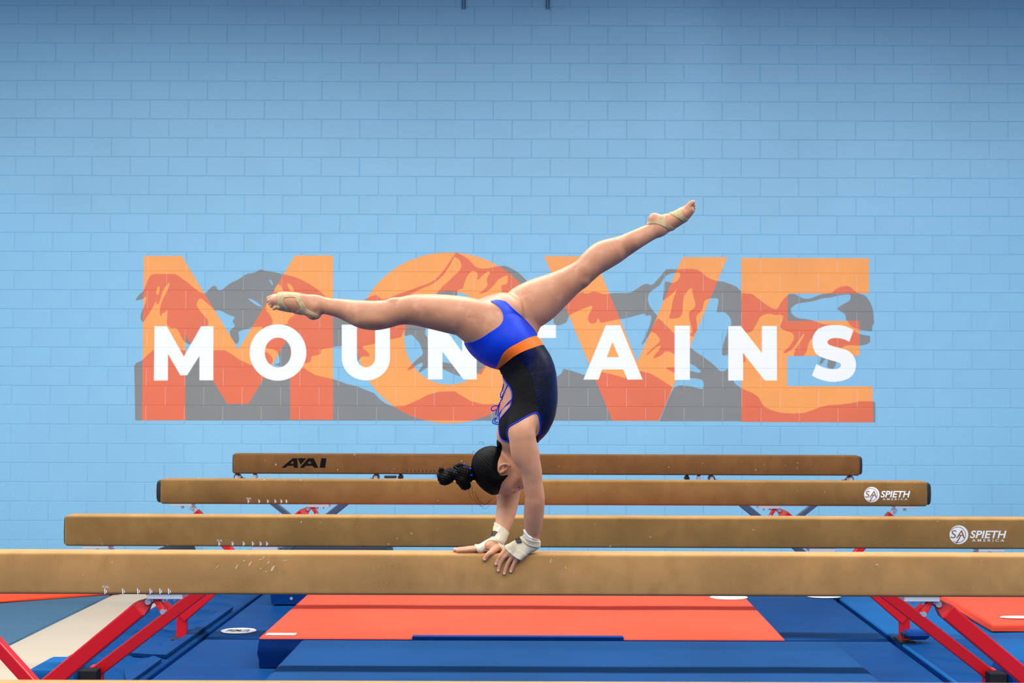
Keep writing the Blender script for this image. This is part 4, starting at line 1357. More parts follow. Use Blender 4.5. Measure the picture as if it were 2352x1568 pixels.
fld.ellipsoid(unproj(1338, 643, R2 - .004), AX, (.026, .034, .026), 0.014)
# arms
fld.limb([((1172, 955), (1238, 955), YC - .105, .045), ((1168, 985), (1230, 985), YC - .142, .050), ((1170, 1014), (1232, 1014), YC - .146, .048), ((1174, 1040), (1238.5, 1040), YC - .142, .046), ((1186, 1062), (1241, 1060), YC - .136, .043),
          ((1196, 1083), (1244.7, 1083), YC - .128, .039), ((1201.5, 1108), (1246, 1108), YC - .119, .036), ((1205.5, 1136), (1250.4, 1136), YC - .110, .035), ((1204.8, 1152), (1251, 1152), YC - .104, .036),
          ((1203.4, 1175), (1249.8, 1175), YC - .090, .036), ((1203, 1191), (1247.7, 1191), YC - .081, .033), ((1204, 1209), (1244, 1209), YC - .069, .029), ((1206, 1223), (1240, 1223), YC - .058, .026), ((1206, 1237), (1237, 1240), YC - .047, .024)], 0.018)
fld.limb([((1176, 955), (1236, 955), YC + .10, .045), ((1176, 990), (1230, 985), YC + .138, .048), ((1168, 1060), (1218, 1055), YC + .130, .043), ((1152, 1103), (1202, 1097), YC + .116, .038), ((1142.5, 1138), (1194, 1128), YC + .102, .037),
          ((1141, 1164), (1189, 1160), YC + .086, .035), ((1139, 1187), (1182, 1186), YC + .068, .032), ((1137, 1202), (1175, 1204), YC + .053, .028), ((1135, 1218), (1167, 1223), YC + .036, .026), ((1132, 1232), (1162, 1238), YC + .02, .024)], 0.018)
# neck and head
fld.limb([((1152, 995), (1218, 1000), YC, .060), ((1150, 1010), (1212, 1014), YC, .052), ((1151, 1032), (1206, 1036), YC, .048), ((1153, 1058), (1204, 1060), YC, .048)], 0.018)
HF, HU, HS = np.array([.74, 0, -.67]), np.array([-.67, 0, -.74]), np.array([0, 1, 0.])
HF /= np.linalg.norm(HF); HU = np.array([HF[2], 0, -HF[0]])
EAR = unproj(1160, 1073, YC)
Hh = lambda a, b, c=0: EAR + HF * a + HU * b + HS * c
HA = [HF, HU, HS]
fld.ellipsoid(Hh(-.012, .032), HA, (.100, .079, .072), 0.012)
fld.ellipsoid(Hh(.042, -.022), HA, (.052, .062, .054), 0.02)
fld.ellipsoid(Hh(.062, .022), HA, (.036, .05, .058), 0.02)
fld.ellipsoid(Hh(.074, -.064), HA, (.020, .018, .024), 0.02)
for s in (-1, 1):
    fld.ellipsoid(Hh(.058, -.006, s * .034), HA, (.026, .026, .022), 0.016)
    fld.ellipsoid(Hh(.100, .022, s * .031), HA, (.014, .011, .015), 0.008, subtract=True)
    fld.ellipsoid(Hh(.078, .022, s * .031), HA, (.013, .010, .013), 0.004)
    fld.ellipsoid(Hh(.083, .041, s * .026), HA, (.010, .008, .024), 0.012)
    hx = [(1171, 1069), (1163, 1065.5), (1153, 1067), (1146.5, 1073), (1145.5, 1080), (1149, 1084.5), (1155, 1083), (1159, 1079)]
    fld.chain([unproj(*p, YC + s * .0765) for p in hx], [.0048, .0046, .0048, .0048, .0046, .0042], 0.003)
    fld.ellipsoid(unproj(1157, 1075, YC + s * .071), HA, (.013, .016, .006), 0.004)
    fld.ellipsoid(unproj(1161.5, 1073.5, YC + s * .080), HA, (.0065, .0075, .010), 0.002, subtract=True)
    fld.chain([unproj(*p, YC + s * .0765) for p in [(1163, 1080), (1157, 1076), (1155, 1071)]], [.0028, .0030, .0026], 0.002)
    fld.ellipsoid(unproj(1170, 1070, YC + s * .074), AX, (.007, .005, .007), 0.004)
fld.chain([Hh(.086, .034), Hh(.095, .018), Hh(.103, .002)], [.008, .009, .0095], 0.008)
fld.ellipsoid(Hh(.092, .001, -.010), HA, (.008, .006, .007), 0.006)
fld.ellipsoid(Hh(.092, .001, .010), HA, (.008, .006, .007), 0.006)
fld.ellipsoid(Hh(.086, -.024), HA, (.012, .006, .022), 0.005)
fld.ellipsoid(Hh(.085, -.035), HA, (.012, .007, .020), 0.005)
# hands
TZ = TOP1


def ontop(px, Y, dz):
    q = unproj(px, 1265, Y)
    return np.array([q[0], Y, TZ + dz])


FY = b1.yface(TZ - 0.03) - 0.0062          # centre of fingers lying on the front face
NAILS = []
kn = [((1160.5, 1263), .006), ((1169, 1270.5), -.0005), ((1178.5, 1276.5), -.001), ((1189, 1281), -.001)]
wr = [((1211, 1241), YC - .044), ((1216, 1243.5), YC - .046), ((1222, 1247), YC - .046), ((1228, 1252), YC - .042)]
fp = [[(1151, 1275), (1145, 1284), (1139.5, 1294)], [(1156, 1281.5), (1148.5, 1295), (1144.5, 1309)], [(1171, 1286), (1163.5, 1300), (1158.5, 1316)], [(1182.5, 1290.5), (1177, 1302), (1173.5, 1311)]]
for (k_, kd), (w_, wy), pts in zip(kn, wr, fp):
    K = unproj(*k_, FY + kd - .003)
    fld.chain([unproj(*w_, wy), unproj((w_[0] + k_[0]) / 2, (w_[1] + k_[1]) / 2 - 2.5, (wy + FY) / 2 - .003), K], [.0135, .0125, .0098], 0.014)
    ch = [K] + [unproj(*p, FY - (.002 if i == 0 else 0)) for i, p in enumerate(pts)]
    fld.chain(ch, [.0092, .0085, .0078, .0070], 0.004)
    T_ = ch[-1] - ch[-2]; T_ /= np.linalg.norm(T_)
    NAILS.append((ch[-1] + T_ * .0005 + np.array([0, -.0062, 0]), T_, np.array([0, -1, 0])))
fld.ellipsoid(unproj(1219, 1254, YC - .040), AX, (.021, .022, .016), 0.012)
fld.ellipsoid(unproj(1199, 1262, YC - .046), AX, (.022, .016, .014), 0.012)
fld.chain([unproj(1212, 1252, YC - .03), ontop(1200, YC + .002, .012), ontop(1184, YC + .020, .0095), ontop(1172, YC + .028, .008)], [.013, .011, .0088, .0076], 0.006)
# far hand, fingers along the beam
for i, (tp, kp, dy) in enumerate(((1051, 1104, -.030), (1044, 1101, -.011), (1046, 1102, .008), (1056, 1106, .026))):
    K = ontop(kp, YC + dy * .95, .014)
    fld.chain([unproj(1147 - i * 2.5, 1243 + i, YC + .012 + dy * .3), ontop((kp + 1145) / 2, YC + dy * .8, .031), K], [.0135, .0125, .0098], 0.014)
    ch = [K, ontop(kp * .6 + tp * .4, YC + dy * 1.1, .0125), ontop(kp * .28 + tp * .72, YC + dy * 1.15, .0098), ontop(tp, YC + dy * 1.15, .0078)]
    fld.chain(ch, [.0092, .0085, .0078, .0070], 0.004)
    NAILS.append((ch[-1] + np.array([0, 0, .0062]), np.array([-1, 0, 0]), np.array([0, 0, 1])))
fld.ellipsoid(ontop(1146, YC + .004, .014), AX, (.020, .026, .015), 0.012)
fld.ellipsoid(ontop(1130, YC - .024, .018), AX, (.020, .016, .015), 0.012)
tch = [ontop(1142, YC - .022, .020), ontop(1129, YC - .050, .006), unproj(1121, 1273, FY + .001), unproj(1113.5, 1283.5, FY + .0008)]
fld.chain(tch, [.014, .0112, .0095, .0085], 0.006)
T_ = tch[-1] - tch[-2]; T_ /= np.linalg.norm(T_)
NAILS.append((tch[-1] + np.array([0, -.0078, 0]), T_, np.array([0, -1, 0])))
BV, BN, BQ = fld.mesh()
del fld

skin_c = lin(192, 137, 105)
M['skin'] = mat_new('skin', skin_c, 0.48, spec=0.4, sss=0.12, noise=[(5, lin(172, 116, 86), 0.42, 0.68, 3, ONE), (26, lin(198, 144, 114), 0.5, 0.75, 3, ONE)], bump=(260, 0.12, 0.001))
M['nail'] = mat_new('fingernail', lin(222, 166, 148), 0.35)
M['leo_blue'] = mat_new('royal_blue_lycra', lin(2, 54, 196), 0.5, spec=0.2, bump=(900, 0.1, 0.0005))
M['leo_orange'] = mat_new('orange_lycra', lin(255, 118, 34), 0.5, spec=0.2)
M['leo_black'] = mat_new('black_mesh_fabric', lin(9, 9, 12), 0.8, spec=0.15, noise=[(120, lin(20, 20, 24), 0.4, 0.7, 3, (1, 1, 3))], bump=(60, 0.35, 0.004))
M['leo_navy'] = mat_new('navy_foil_fabric', lin(1, 2, 12), 0.45, noise=[(9, lin(3, 14, 76), 0.48, 0.74, 4, ONE), (420, lin(10, 50, 170), 0.60, 0.74, 2, ONE)], spec=0.16)
M['piping'] = mat_new('blue_piping', lin(6, 48, 200), 0.5, spec=0.2)
M['nude'] = mat_new('tan_suede_strap', lin(184, 160, 122), 0.9, noise=[(60, lin(164, 140, 104), 0.45, 0.7, 3, ONE)])
M['wrap'] = mat_new('cream_leather_wrap', lin(206, 194, 168), 0.85, noise=[(22, lin(164, 154, 134), 0.45, 0.72, 4, ONE)], bump=(120, 0.25, 0.002))
M['wrap_edge'] = mat_new('white_felt', lin(238, 236, 230), 0.9)
M['hook'] = mat_new('yellowed_tape', lin(214, 200, 140), 0.8)


def hair_mat():
    m = mat_new('black_hair', lin(2, 2, 2), 0.5, spec=0.09)
    nt = m.node_tree
    b = nt.nodes['Principled BSDF']
    tc = nt.nodes['Texture Coordinate'] if 'Texture Coordinate' in nt.nodes else nt.nodes.new('ShaderNodeTexCoord')
    mp = nt.nodes.new('ShaderNodeMapping')
    mp.inputs['Scale'].default_value = (60, 300, 300)
    mp.inputs['Rotation'].default_value = (0, 0.5, 0)
    nz = nt.nodes.new('ShaderNodeTexNoise')
    nz.inputs['Scale'].default_value = 1.6
    nz.inputs['Detail'].default_value = 3
    bp = nt.nodes.new('ShaderNodeBump')
    bp.inputs['Strength'].default_value = 0.4
    bp.inputs['Distance'].default_value = 0.004
    nt.links.new(tc.outputs['Object'], mp.inputs['Vector'])
    nt.links.new(mp.outputs['Vector'], nz.inputs['Vector'])
    nt.links.new(nz.outputs['Fac'], bp.inputs['Height'])
    nt.links.new(bp.outputs['Normal'], b.inputs['Normal'])
    return m


M['hair'] = hair_mat()

person = empty('person', (float(unproj(1150, 1265, YC)[0]), YC, TOP1))
tag(person, 'gymnast in a blue, orange and black leotard doing a split handstand on the tan beam', 'person')
body = mesh_obj('body', BV, BQ, M['skin'], person, smooth=True)
print('body verts', len(BV))

# ---- garments are cut from the body surface along drawn curves
BT = np.concatenate([BQ[:, [0, 1, 2]], BQ[:, [0, 2, 3]]])


def poly_sd(P, poly):
    """signed distance in pixels, negative inside"""
    poly = np.asarray(poly, float)
    a, b = poly, np.roll(poly, -1, 0)
    d2 = np.full(len(P), 1e18)
    for p, q in zip(a, b):
        e = q - p
        w = P - p
        t = np.clip((w @ e) / (e @ e + 1e-12), 0, 1)
        r = w - t[:, None] * e
        d2 = np.minimum(d2, (r * r).sum(1))
    d = np.sqrt(d2)
    return np.where(pip(P, poly), -d, d)


def mirror_px(V):
    W_ = V.copy()
    W_[:, 1] = YC - np.abs(V[:, 1] - YC)
    return np.stack(project(W_), 1)


def true_px(V):
    return np.stack(project(V), 1)


def clip(V, N, T, f, extra=None):
    """keep f < 0"""
    s = f < 0
    n_in = s[T].sum(1)
    keep = T[n_in == 3]
    cut = T[(n_in == 1) | (n_in == 2)]
    rows = []
    for r in range(3):
        rows.append(np.roll(cut, -r, 1))
    C = np.concatenate(rows) if len(cut) else np.zeros((0, 3), int)
    sc = s[C]
    one = C[sc[:, 0] & ~sc[:, 1] & ~sc[:, 2]]
    two = C[sc[:, 0] & sc[:, 1] & ~sc[:, 2]]
    nV = len(V)
    ed = np.concatenate([one[:, [0, 1]], one[:, [0, 2]], two[:, [1, 2]], two[:, [0, 2]]])
    key = np.sort(ed, 1)
    uk, inv = np.unique(key[:, 0].astype(np.int64) * nV + key[:, 1], return_inverse=True)
    i, j = uk // nV, uk % nV
    t = (f[i] / (f[i] - f[j]))[:, None]
    V2 = np.concatenate([V, V[i] + (V[j] - V[i]) * t])
    N2 = np.concatenate([N, N[i] + (N[j] - N[i]) * t])
    N2 /= np.linalg.norm(N2, axis=1, keepdims=True) + 1e-12
    ids = inv + nV
    a, b = len(one), len(two)
    o1, o2, t1, t2 = ids[:a], ids[a:2 * a], ids[2 * a:2 * a + b], ids[2 * a + b:]
    tris = [keep, np.stack([one[:, 0], o1, o2], 1), np.stack([two[:, 0], two[:, 1], t1], 1), np.stack([two[:, 0], t1, t2], 1)]
    segs = np.concatenate([np.stack([o1, o2], 1), np.stack([t1, t2], 1)])
    Tn = np.concatenate(tris)
    u, inv2 = np.unique(Tn, return_inverse=True)
    remap = -np.ones(len(V2), int); remap[u] = np.arange(len(u))
    return V2[u], N2[u], inv2.reshape(-1, 3), remap[segs], u


def shell(name, V, N, T, off, mat, parent, f=None):
    """surface lifted off the skin by `off`, with closed rims"""
    off = np.full(len(V), off) if np.isscalar(off) else off
    e = np.concatenate([T[:, [0, 1]], T[:, [1, 2]], T[:, [2, 0]]])
    k = np.sort(e, 1)
    kk = k[:, 0].astype(np.int64) * len(V) + k[:, 1]
    u, inv, cnt = np.unique(kk, return_inverse=True, return_counts=True)
    be = e[cnt[inv] == 1]
    out = V + N * off[:, None]
    bu, binv = np.unique(be, return_inverse=True)
    binv = binv.reshape(-1, 2)
    low = V[bu] - N[bu] * 0.0008
    VV = np.concatenate([out, low])
    q = [(a, b, len(V) + d, len(V) + c) for (a, b), (c, d) in zip(be[:, ::-1], binv[:, ::-1])]
    return mesh_obj(name, VV, [tuple(t) for t in T] + q, mat, parent, smooth=True)


def loops(V, N, T, sel=None):
    e = np.concatenate([T[:, [0, 1]], T[:, [1, 2]], T[:, [2, 0]]])
    k = np.sort(e, 1)
    kk = k[:, 0].astype(np.int64) * len(V) + k[:, 1]
    u, inv, cnt = np.unique(kk, return_inverse=True, return_counts=True)
    be = e[cnt[inv] == 1]
    nxt = {int(a): int(b) for a, b in be}
    out = []
    while nxt:
        a = next(iter(nxt))
        lp = [a]
        b = nxt.pop(a)
        while b in nxt:
            lp.append(b); b = nxt.pop(b)
        out.append(lp)
    return out


def region(V, px, bbox):
    return (px[:, 0] > bbox[0]) & (px[:, 0] < bbox[2]) & (px[:, 1] > bbox[1]) & (px[:, 1] < bbox[3])


def local(bbox, mirror=False, extra=None):
    """triangles of the body that fall in a pixel box"""
    px = (mirror_px if mirror else true_px)(BV)
    ok = region(BV, px, bbox)
    if extra is not None: ok &= extra
    T = BT[ok[BT].all(1)]
    u, inv = np.unique(T, return_inverse=True)
    return BV[u], BN[u], inv.reshape(-1, 3), px[u]


B = lambda pts: [b_(*p) for p in pts]
main_poly = B([(420, 205), (470, 235), (510, 275), (533, 330), (528, 380), (490, 430), (400, 490), (330, 535), (260, 566), (205, 577), (150, 578), (60, 600), (60, 900), (440, 900), (520, 858), (535, 880), (565, 935), (600, 985), (615, 1040), (612, 1095), (600, 1150), (560, 1200), (515, 1255), (500, 1290), (497, 1340), (503, 1400), (520, 1440), (550, 1458), (585, 1466), (700, 1480), (845, 1466), (900, 1440), (1400, 1300), (1400, 640), (880, 545), (835, 490), (790, 430), (700, 340), (620, 270), (565, 216), (545, 203), (485, 192), (440, 198)])
main_poly = [tuple(p) for p in catmull(main_poly, 3, closed=True)]
arm_poly = [tuple(p) for p in catmull(B([(588, 1480), (566, 1385), (590, 1330), (660, 1290), (760, 1232), (828, 1206), (855, 1250), (866, 1330), (852, 1420), (825, 1490), (700, 1600), (610, 1570)]), 4, closed=True)]
LV, LN, LT_, Lpx = local((1030, 660, 1330, 1030), mirror=True)
dy = np.abs(LV[:, 1] - YC)
f_main = poly_sd(Lpx, main_poly)
f_arm = poly_sd(Lpx, arm_poly) + np.clip(0.088 - dy, 0, 1) * PPM * 2.2
f_leo = np.maximum(f_main, -f_arm)
GV, GN, GT, _, _ = clip(LV, LN, LT_, f_leo)
Gpx = mirror_px(GV)
Ucur = [(300, 900), (440, 812), (478, 782), (500, 730), (560, 640), (700, 560), (780, 527), (850, 513), (930, 500), (1400, 470)]
Lcur = [(320, 930), (450, 832), (500, 798), (560, 752), (630, 697), (720, 650), (800, 622), (860, 602), (905, 596), (1000, 585), (1400, 560)]
Dcur = [(640, 690), (680, 735), (735, 800), (785, 880), (812, 1000), (825, 1100), (832, 1180), (838, 1300), (842, 1700)]
sm = lambda c: [tuple(p) for p in catmull(c, 4)]
poly_blue = B(sm(Ucur) + [(1400, -400), (-600, -400), (-600, 1100)])
poly_orange = B(sm(Ucur) + sm(Lcur)[::-1])
iL = [p for p in sm(Lcur) if p[0] > 640]
jL = [p for p in sm(Lcur) if p[0] <= 640]
poly_navy = B([Dcur[0]] + iL + [(1400, 1700)] + sm(Dcur)[::-1])
poly_black = B(jL + sm(Dcur) + [(-200, 1700), (-200, 1000)])


def panel(name, poly, mat, parent, off=0.0022):
    v, n, t, _, _ = clip(GV, GN, GT, poly_sd(Gpx, poly))
    return shell(name, v, n, t, off, mat, parent)


leo = panel('leotard', poly_black, M['leo_black'], person)
leo['label'] = 'sleeveless leotard with black side panel and open laced back'
o = panel('front_panel', poly_navy, M['leo_navy'], leo, 0.0023); o['label'] = 'shiny navy front panel'
o = panel('waistband', poly_orange, M['leo_orange'], leo, 0.0026); o['label'] = 'orange band'
o = panel('brief_panel', poly_blue, M['leo_blue'], leo, 0.0023); o['label'] = 'royal blue lower panel'
# blue piping along arm holes and the open back
for lp in loops(GV, GN, GT):
    P = GV[lp] + GN[lp] * 0.0018
    px = Gpx[lp]
    ok = (np.abs(poly_sd(px, arm_poly)) < 2.5) | ((px[:, 1] > 862) & (px[:, 0] < 1182) & (np.abs(poly_sd(px, main_poly)) < 2.0))
    n = len(lp)
    if n < 20 or not ok.any(): continue
    start = next((i for i in range(n) if not ok[i]), None)
    runs, cur = [], []
    order = list(range(n)) if start is None else [(start + i) % n for i in range(n)]
    for i in order:
        if ok[i]: cur.append(i)
        else:
            if len(cur) > 8: runs.append(cur)
            cur = []
    if len(cur) > 8: runs.append(cur)
    for rn in runs:
        Q_ = P[rn]
        for _ in range(3):
            Q_[1:-1] = (Q_[:-2] + 2 * Q_[1:-1] + Q_[2:]) / 4
        Q_ = Q_[::3] if len(Q_) > 12 else Q_
        v, f = tube_mesh(Q_, 0.0027, 8)
        mesh_obj('piping', v, f, M['piping'], leo, smooth=True)
l_ = zc((1120, 860), .102)
for pts, ys in (([(445, 235), (380, 400), (325, 540), (262, 660), (205, 800), (182, 905)], (-.075, -.05, -.03, -.02, -.02, -.02)),
                ([(545, 555), (440, 662), (325, 800), (268, 880), (258, 960), (272, 1045)], (-.112, -.09, -.05, -.03, -.03, -.03)),
                ([(235, 700), (140, 708), (88, 745), (88, 795), (130, 818), (195, 790)], (-.02, -.03, -.035, -.03, -.02, -.015)),
                ([(205, 975), (135, 1000), (115, 1055), (135, 1100), (240, 1120)], (-.02, -.03, -.03, -.03, -.02)),
                ([(235, 1075), (160, 1060), (200, 960)], (-.01, -.02, -.02)),
                ([(270, 1045), (258, 1150), (265, 1240), (275, 1325)], (-.03, -.03, -.03, -.03)),
                ([(360, 205), (328, 350), (292, 440), (300, 525), (335, 470), (372, 330)], (-.03, -.02, -.01, -.01, -.02, -.03)),
                ([(305, 560), (262, 700), (240, 830), (225, 940)], (-.01, -.01, -.01, -.015))):
    P = catmull([unproj(*l_(*p), YC + y) for p, y in zip(pts, ys)], 6)
    v, f = tube_mesh(P, 0.0021, 8)
    mesh_obj('back_lace', v, f, M['piping'], leo, smooth=True)


def strap(name, poly, bbox, off, mat, parent, hole=None, mirror=False, extra=None, smooth_n=3):
    V, N, T, px = local(bbox, mirror, extra)
    pl = [tuple(p) for p in catmull(poly, smooth_n, closed=True)]
    f = poly_sd(px, pl)
    if hole is not None:
        f = np.maximum(f, -poly_sd(px, [tuple(p) for p in catmull(hole, smooth_n, closed=True)]))
    v, n, t, _, _ = clip(V, N, T, f)
    if len(t) == 0: print('EMPTY', name, poly[:2]); return None
    cid = components(t, len(v))
    u, cn = np.unique(cid, return_counts=True)
    t = t[cid == u[cn.argmax()]]
    u, inv = np.unique(t, return_inverse=True)
    return shell(name, v[u], n[u], inv.reshape(-1, 3), off, mat, parent)


t_ = zc((600, 650), .06803)
s_ = zc((1460, 440), .07652)
near_leg = BV[:, 1] < YC
p5 = strap('foot_strap', [t_(*p) for p in [(545, 560), (540, 360), (620, 180), (900, 200), (1190, 230), (1270, 240), (1300, 400), (1360, 540), (1490, 770), (1610, 930), (2000, 1110), (1960, 1230), (1760, 1120), (1600, 1050), (1440, 1035), (1330, 1110), (1100, 1130), (800, 1080), (560, 1000), (545, 760)]], (595, 650, 760, 760), 0.0020, M['nude'], person,
           hole=[t_(*p) for p in [(735, 640), (755, 540), (820, 497), (1130, 492), (1180, 610), (1275, 740), (1300, 890), (1090, 1015), (960, 955), (830, 800)]])
p5['label'] = 'tan foot strap around the toes and heel'
p6 = strap('foot_strap', [s_(*p) for p in [(1330, 330), (1370, 500), (1395, 620), (1450, 740), (1540, 820), (1680, 900), (1520, 1000), (1460, 905), (1330, 830), (1160, 735), (1020, 650), (900, 500)]], (1470, 450, 1610, 560), 0.0020, M['nude'], person)
strap('heel_band', [s_(*p) for p in [(240, 850), (370, 885), (520, 888), (650, 850), (760, 740), (820, 620), (940, 560), (910, 760), (905, 880), (985, 980), (1110, 1070), (1250, 1160), (1180, 1260), (1040, 1150), (900, 1070), (740, 1000), (560, 958), (400, 980), (250, 985)]], (1470, 450, 1610, 560), 0.0020, M['nude'], p6)
h_ = zc((1040, 1190), .09354)
armN = BV[:, 1] < YC + .01
wrapN = strap('wrist_wrap', [(1190, 1216), (1201, 1210), (1211, 1226), (1222, 1234), (1246, 1243), (1246, 1262), (1232, 1280), (1195, 1284.5), (1178.5, 1274.5), (1162, 1260.5), (1163, 1248), (1173, 1240), (1184, 1238), (1184, 1226)], (1150, 1195, 1260, 1300), 0.0040, M['wrap'], person, extra=near_leg | (BV[:, 2] > TOP1 + .03))
wrapN['label'] = 'cream leather wrist wrap with black tab'
strap('strap', [h_(*p) for p in [(1520, 300), (1660, 275), (1760, 420), (1900, 510), (2200, 590), (2180, 700), (2000, 690), (1850, 650), (1720, 560), (1600, 430)]], (1150, 1195, 1260, 1300), 0.0085, M['wrap'], wrapN, extra=near_leg | (BV[:, 2] > TOP1 + .03))
strap('strap', [h_(*p) for p in [(1300, 700), (1345, 660), (1480, 690), (1640, 780), (1800, 880), (1930, 905), (1990, 960), (1830, 1000), (1660, 1015), (1480, 915), (1320, 770)]], (1150, 1195, 1260, 1300), 0.0062, M['wrap'], wrapN, extra=near_leg)
front = BN[:, 1] < 0.25
strap('buckle_tab', [h_(*p) for p in [(1545, 500), (1600, 480), (1650, 520), (1700, 600), (1640, 610), (1590, 625), (1550, 570)]], (1150, 1195, 1260, 1300), 0.0090, M['black'], wrapN, extra=front & near_leg)
strap('tape_patch', [h_(*p) for p in [(1700, 680), (1790, 680), (1810, 760), (1790, 800), (1720, 740)]], (1150, 1195, 1260, 1300), 0.0062, M['hook'], wrapN, extra=front & near_leg)
strap('wrap_lining', [h_(*p) for p in [(1690, 250), (1730, 225), (1850, 400), (1950, 470), (1930, 540), (1850, 480), (1760, 400)]], (1150, 1195, 1260, 1300), 0.0055, M['wrap_edge'], wrapN, extra=front & near_leg)
farhand = BV[:, 1] > YC - .06
wrapF = strap('wrist_wrap', [(1125, 1206), (1134, 1198), (1148, 1206), (1160, 1215), (1170, 1228), (1163, 1245), (1156, 1262), (1150, 1261), (1146, 1250), (1139, 1243), (1129.5, 1241), (1117, 1245), (1113, 1252), (1115, 1268), (1105, 1270), (1091, 1251), (1095, 1236), (1112, 1228)], (1080, 1185, 1185, 1290), 0.0040, M['wrap'], person, extra=farhand)
hl = strap('hand_loop', [(1096, 1234), (1114, 1228), (1131, 1234), (1121, 1243), (1113, 1253), (1116, 1273), (1105, 1276), (1090, 1252)], (1080, 1185, 1185, 1290), 0.0042, M['wrap'], wrapF, extra=farhand)
wrapF['label'] = 'cream leather wrist wrap with small black buckle'
strap('strap', [h_(*p) for p in [(880, 300), (980, 330), (1100, 380), (1160, 450), (1200, 600), (1140, 590), (1040, 520), (900, 440), (760, 440)]], (1080, 1185, 1185, 1290), 0.0064, M['wrap'], wrapF, extra=farhand)
strap('buckle_tab', [(1131, 1222), (1143, 1222), (1141, 1227), (1136, 1234), (1127, 1231)], (1080, 1185, 1185, 1290), 0.0085, M['black'], wrapF, extra=farhand & (BN[:, 1] < .45))
strap('tape_patch', [h_(*p) for p in [(1020, 200), (1090, 230), (1080, 320), (960, 290)]], (1080, 1185, 1185, 1290), 0.0055, M['hook'], wrapF, extra=farhand & front)
strap('wrap_lining', [h_(*p) for p in [(1130, 240), (1170, 240), (1110, 350), (1075, 335)]], (1080, 1185, 1185, 1290), 0.0060, M['wrap_edge'], wrapF, extra=farhand & front)
# fingernails
for c, t, n in NAILS:
    t, n = Vector(t), Vector(n)
    t = (t - n * t.dot(n)).normalized()
    s = n.cross(t)
    v, f = [], []
    for i in range(5):
        for k in range(10):
            ph, th = math.pi / 2 * i / 4, 2 * math.pi * k / 10
            v.append(tuple(Vector(c) + t * (.0058 * math.sin(ph) * math.cos(th)) + s * (.0046 * math.sin(ph) * math.sin(th)) + n * (.0016 * math.cos(ph) - .0006)))
    for i in range(4):
        for k in range(10):
            f.append((i * 10 + k, i * 10 + (k + 1) % 10, (i + 1) * 10 + (k + 1) % 10, (i + 1) * 10 + k))
    mesh_obj('fingernail', v, f, M['nail'], body, smooth=True)

# ---- hair
hair_poly = [(1140, 1008), (1152, 1020), (1151, 1040), (1144, 1058), (1142.5, 1078), (1147, 1089), (1155, 1092), (1167, 1090.5), (1160, 1099), (1152, 1110), (1148, 1124), (1142, 1141), (1120, 1220), (980, 1220), (980, 980), (1120, 985)]
hair_poly = [tuple(p) for p in catmull(hair_poly, 3, closed=True)]
HV, HN, HT, Hpx = local((1040, 1000, 1230, 1200), mirror=True, extra=(np.abs(BV[:, 1] - YC) < 0.09) & (np.linalg.norm(BV - Hh(-.02, .02), axis=1) < .135))
fh = poly_sd(Hpx, hair_poly)
v, n, t, _, _ = clip(HV, HN, HT, fh)
vp = mirror_px(v)
sd = -poly_sd(vp, hair_poly) / PPM
r = (v - Hh(-.09, .03))
ang = np.arctan2(r @ HU, r @ HS)
off = np.clip(0.0012 + sd * 0.42, 0, 0.0095) + 0.0007 * np.sin(ang * 46 + 2 * np.sin(ang * 9)) * np.clip(sd / .02, 0, 1)
hair = shell('hair', v, n, t, off, M['hair'], person)
hair['label'] = 'black hair pulled back into a wavy ponytail'
pf = Field(unproj(990, 1150, YC)[:3] + [0, -.09, 0], unproj(1110, 1040, YC)[:3] + [0, .09, 0], 0.002)
for px, py, rx, rz, ry, dyy in ((1084, 1088, 16, 15, .024, 0), (1068, 1088, 17, 18, .034, -.004), (1062, 1080, 18, 14, .036, .004), (1064, 1102, 17, 16, .036, -.006), (1069, 1115, 13, 10, .026, .0), (1048, 1090, 15, 12, .030, 0), (1034, 1086, 14, 12, .030, .002), (1026, 1097, 17, 15, .032, -.004), (1016, 1094, 12, 15, .028, .004), (1020, 1106, 11, 8, .02, 0), (1013, 1079, 6, 7, .012, -.006), (1047, 1072, 6, 5, .014, .006), (1057, 1068, 8, 5, .016, -.008)):
    pf.ellipsoid(unproj(px, py, YC + dyy), AX, (rx / PPM, ry, rz / PPM), 0.006)
PV, PN, PQ = pf.mesh()
w = np.sin(PV[:, 0] * 520 + 3 * np.sin(PV[:, 2] * 160) + PV[:, 1] * 240) + 0.7 * np.sin(PV[:, 2] * 640 + PV[:, 0] * 170 + 2)
PV = PV + PN * (0.0011 * w)[:, None]
mesh_obj('ponytail', PV, PQ, M['hair'], hair, smooth=True)
tv, tf = tube_mesh([unproj(1082 + 2 * math.cos(a), 1088 + 16.5 * math.sin(a), YC + .027 * math.cos(a)) for a in np.linspace(0, 2 * math.pi, 24)[:-1]], .0045, 8, closed=True)
mesh_obj('hair_tie', tv, tf, M['hair'], hair, smooth=True)
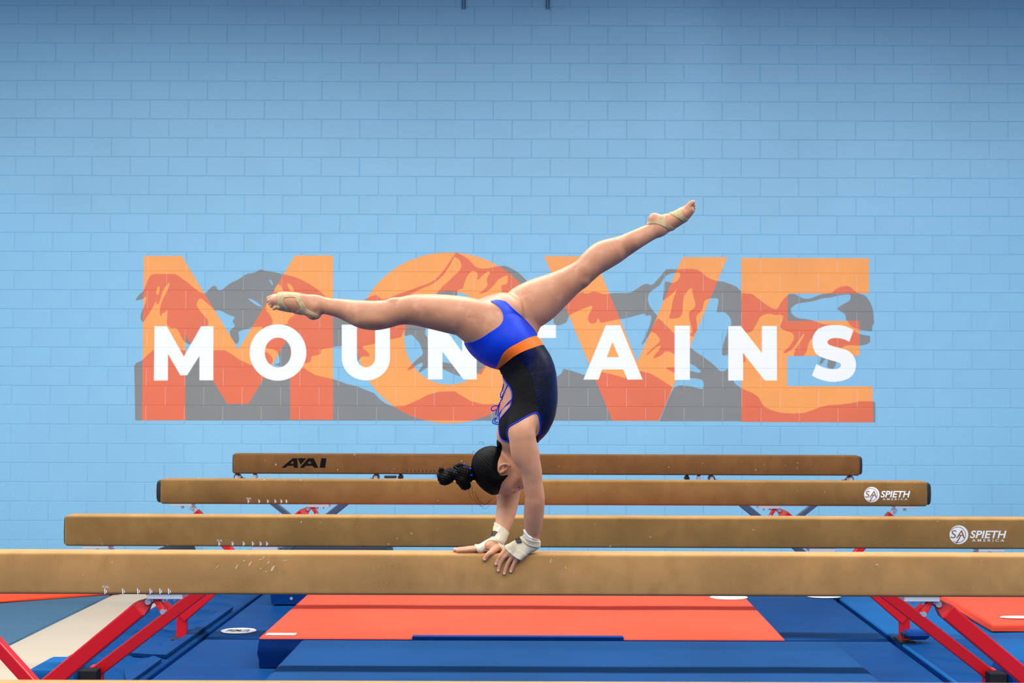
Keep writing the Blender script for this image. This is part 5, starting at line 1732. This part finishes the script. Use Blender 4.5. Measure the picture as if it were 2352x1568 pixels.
for (bx, bz, by) in ((1067, 1066.5, -.024), (1081, 1076, -.022), (1083, 1091, -.030)):
    bm = bmesh.new(); bmesh.ops.create_icosphere(bm, subdivisions=2, radius=.0042)
    q = unproj(bx, bz, YC + by)
    mesh_obj('hair_bead', [(v.co.x * 1.3 + q[0], v.co.y + q[1], v.co.z * .8 + q[2]) for v in bm.verts], [[v.index for v in f.verts] for f in bm.faces], M['piping'], hair, smooth=True); bm.free()
for pts in ([(1084, 1118), (1088, 1140), (1105, 1162), (1125, 1150), (1134, 1142)], [(1090, 1128), (1098, 1150), (1112, 1168), (1124, 1160)], [(1076, 1120), (1080, 1140), (1092, 1152)], [(1096, 1140), (1106, 1155), (1118, 1156), (1130, 1146)], [(1010, 1098), (1002, 1092), (1001, 1084)], [(1012, 1086), (1003, 1090), (1000, 1097)], [(1094, 1042), (1087, 1036), (1084, 1044)], [(1112, 1019), (1104, 1014), (1098, 1019)], [(1145, 1137), (1143, 1146), (1137, 1152)], [(1078, 1072), (1072, 1062), (1066, 1068)], [(1044, 1072), (1042, 1064), (1047, 1060)]):
    P = catmull([unproj(*p, YC - .02 + .006 * i) for i, p in enumerate(pts)], 6)
    v, f = tube_mesh(P, np.linspace(.0007, .0004, len(P)), 5)
    mesh_obj('loose_strand', v, f, M['hair'], hair, smooth=True)
# brows and lashes
for s in (-1, 1):
    P = catmull([Hh(.091, .042, s * .014), Hh(.092, .045, s * .026), Hh(.086, .044, s * .040)], 5)
    v, f = tube_mesh(P, np.interp(np.linspace(0, 1, len(P)), [0, .4, 1], [.002, .0026, .001]), 6)
    mesh_obj('eyebrow', v, f, M['hair'], body, smooth=True)
    P = catmull([Hh(.0895, .019, s * .021), Hh(.0925, .016, s * .031), Hh(.0875, .018, s * .041)], 5)
    v, f = tube_mesh(P, .0011, 6)
    mesh_obj('eyelash', v, f, M['hair'], body, smooth=True)
for s in (-1, 1):
    for nm, r_, mt, dx in (('eye', .0085, mat_new('eye_white', lin(205, 196, 188), 0.25), 0), ('iris', .0048, mat_new('dark_iris', lin(24, 14, 10), 0.2), .0048)):
        bm = bmesh.new(); bmesh.ops.create_icosphere(bm, subdivisions=3, radius=r_)
        q = Hh(.0838 + dx, .0195, s * .031)
        mesh_obj(nm, [tuple(np.array(v.co) + q) for v in bm.verts], [[v.index for v in f.verts] for f in bm.faces], mt, body, smooth=True); bm.free()
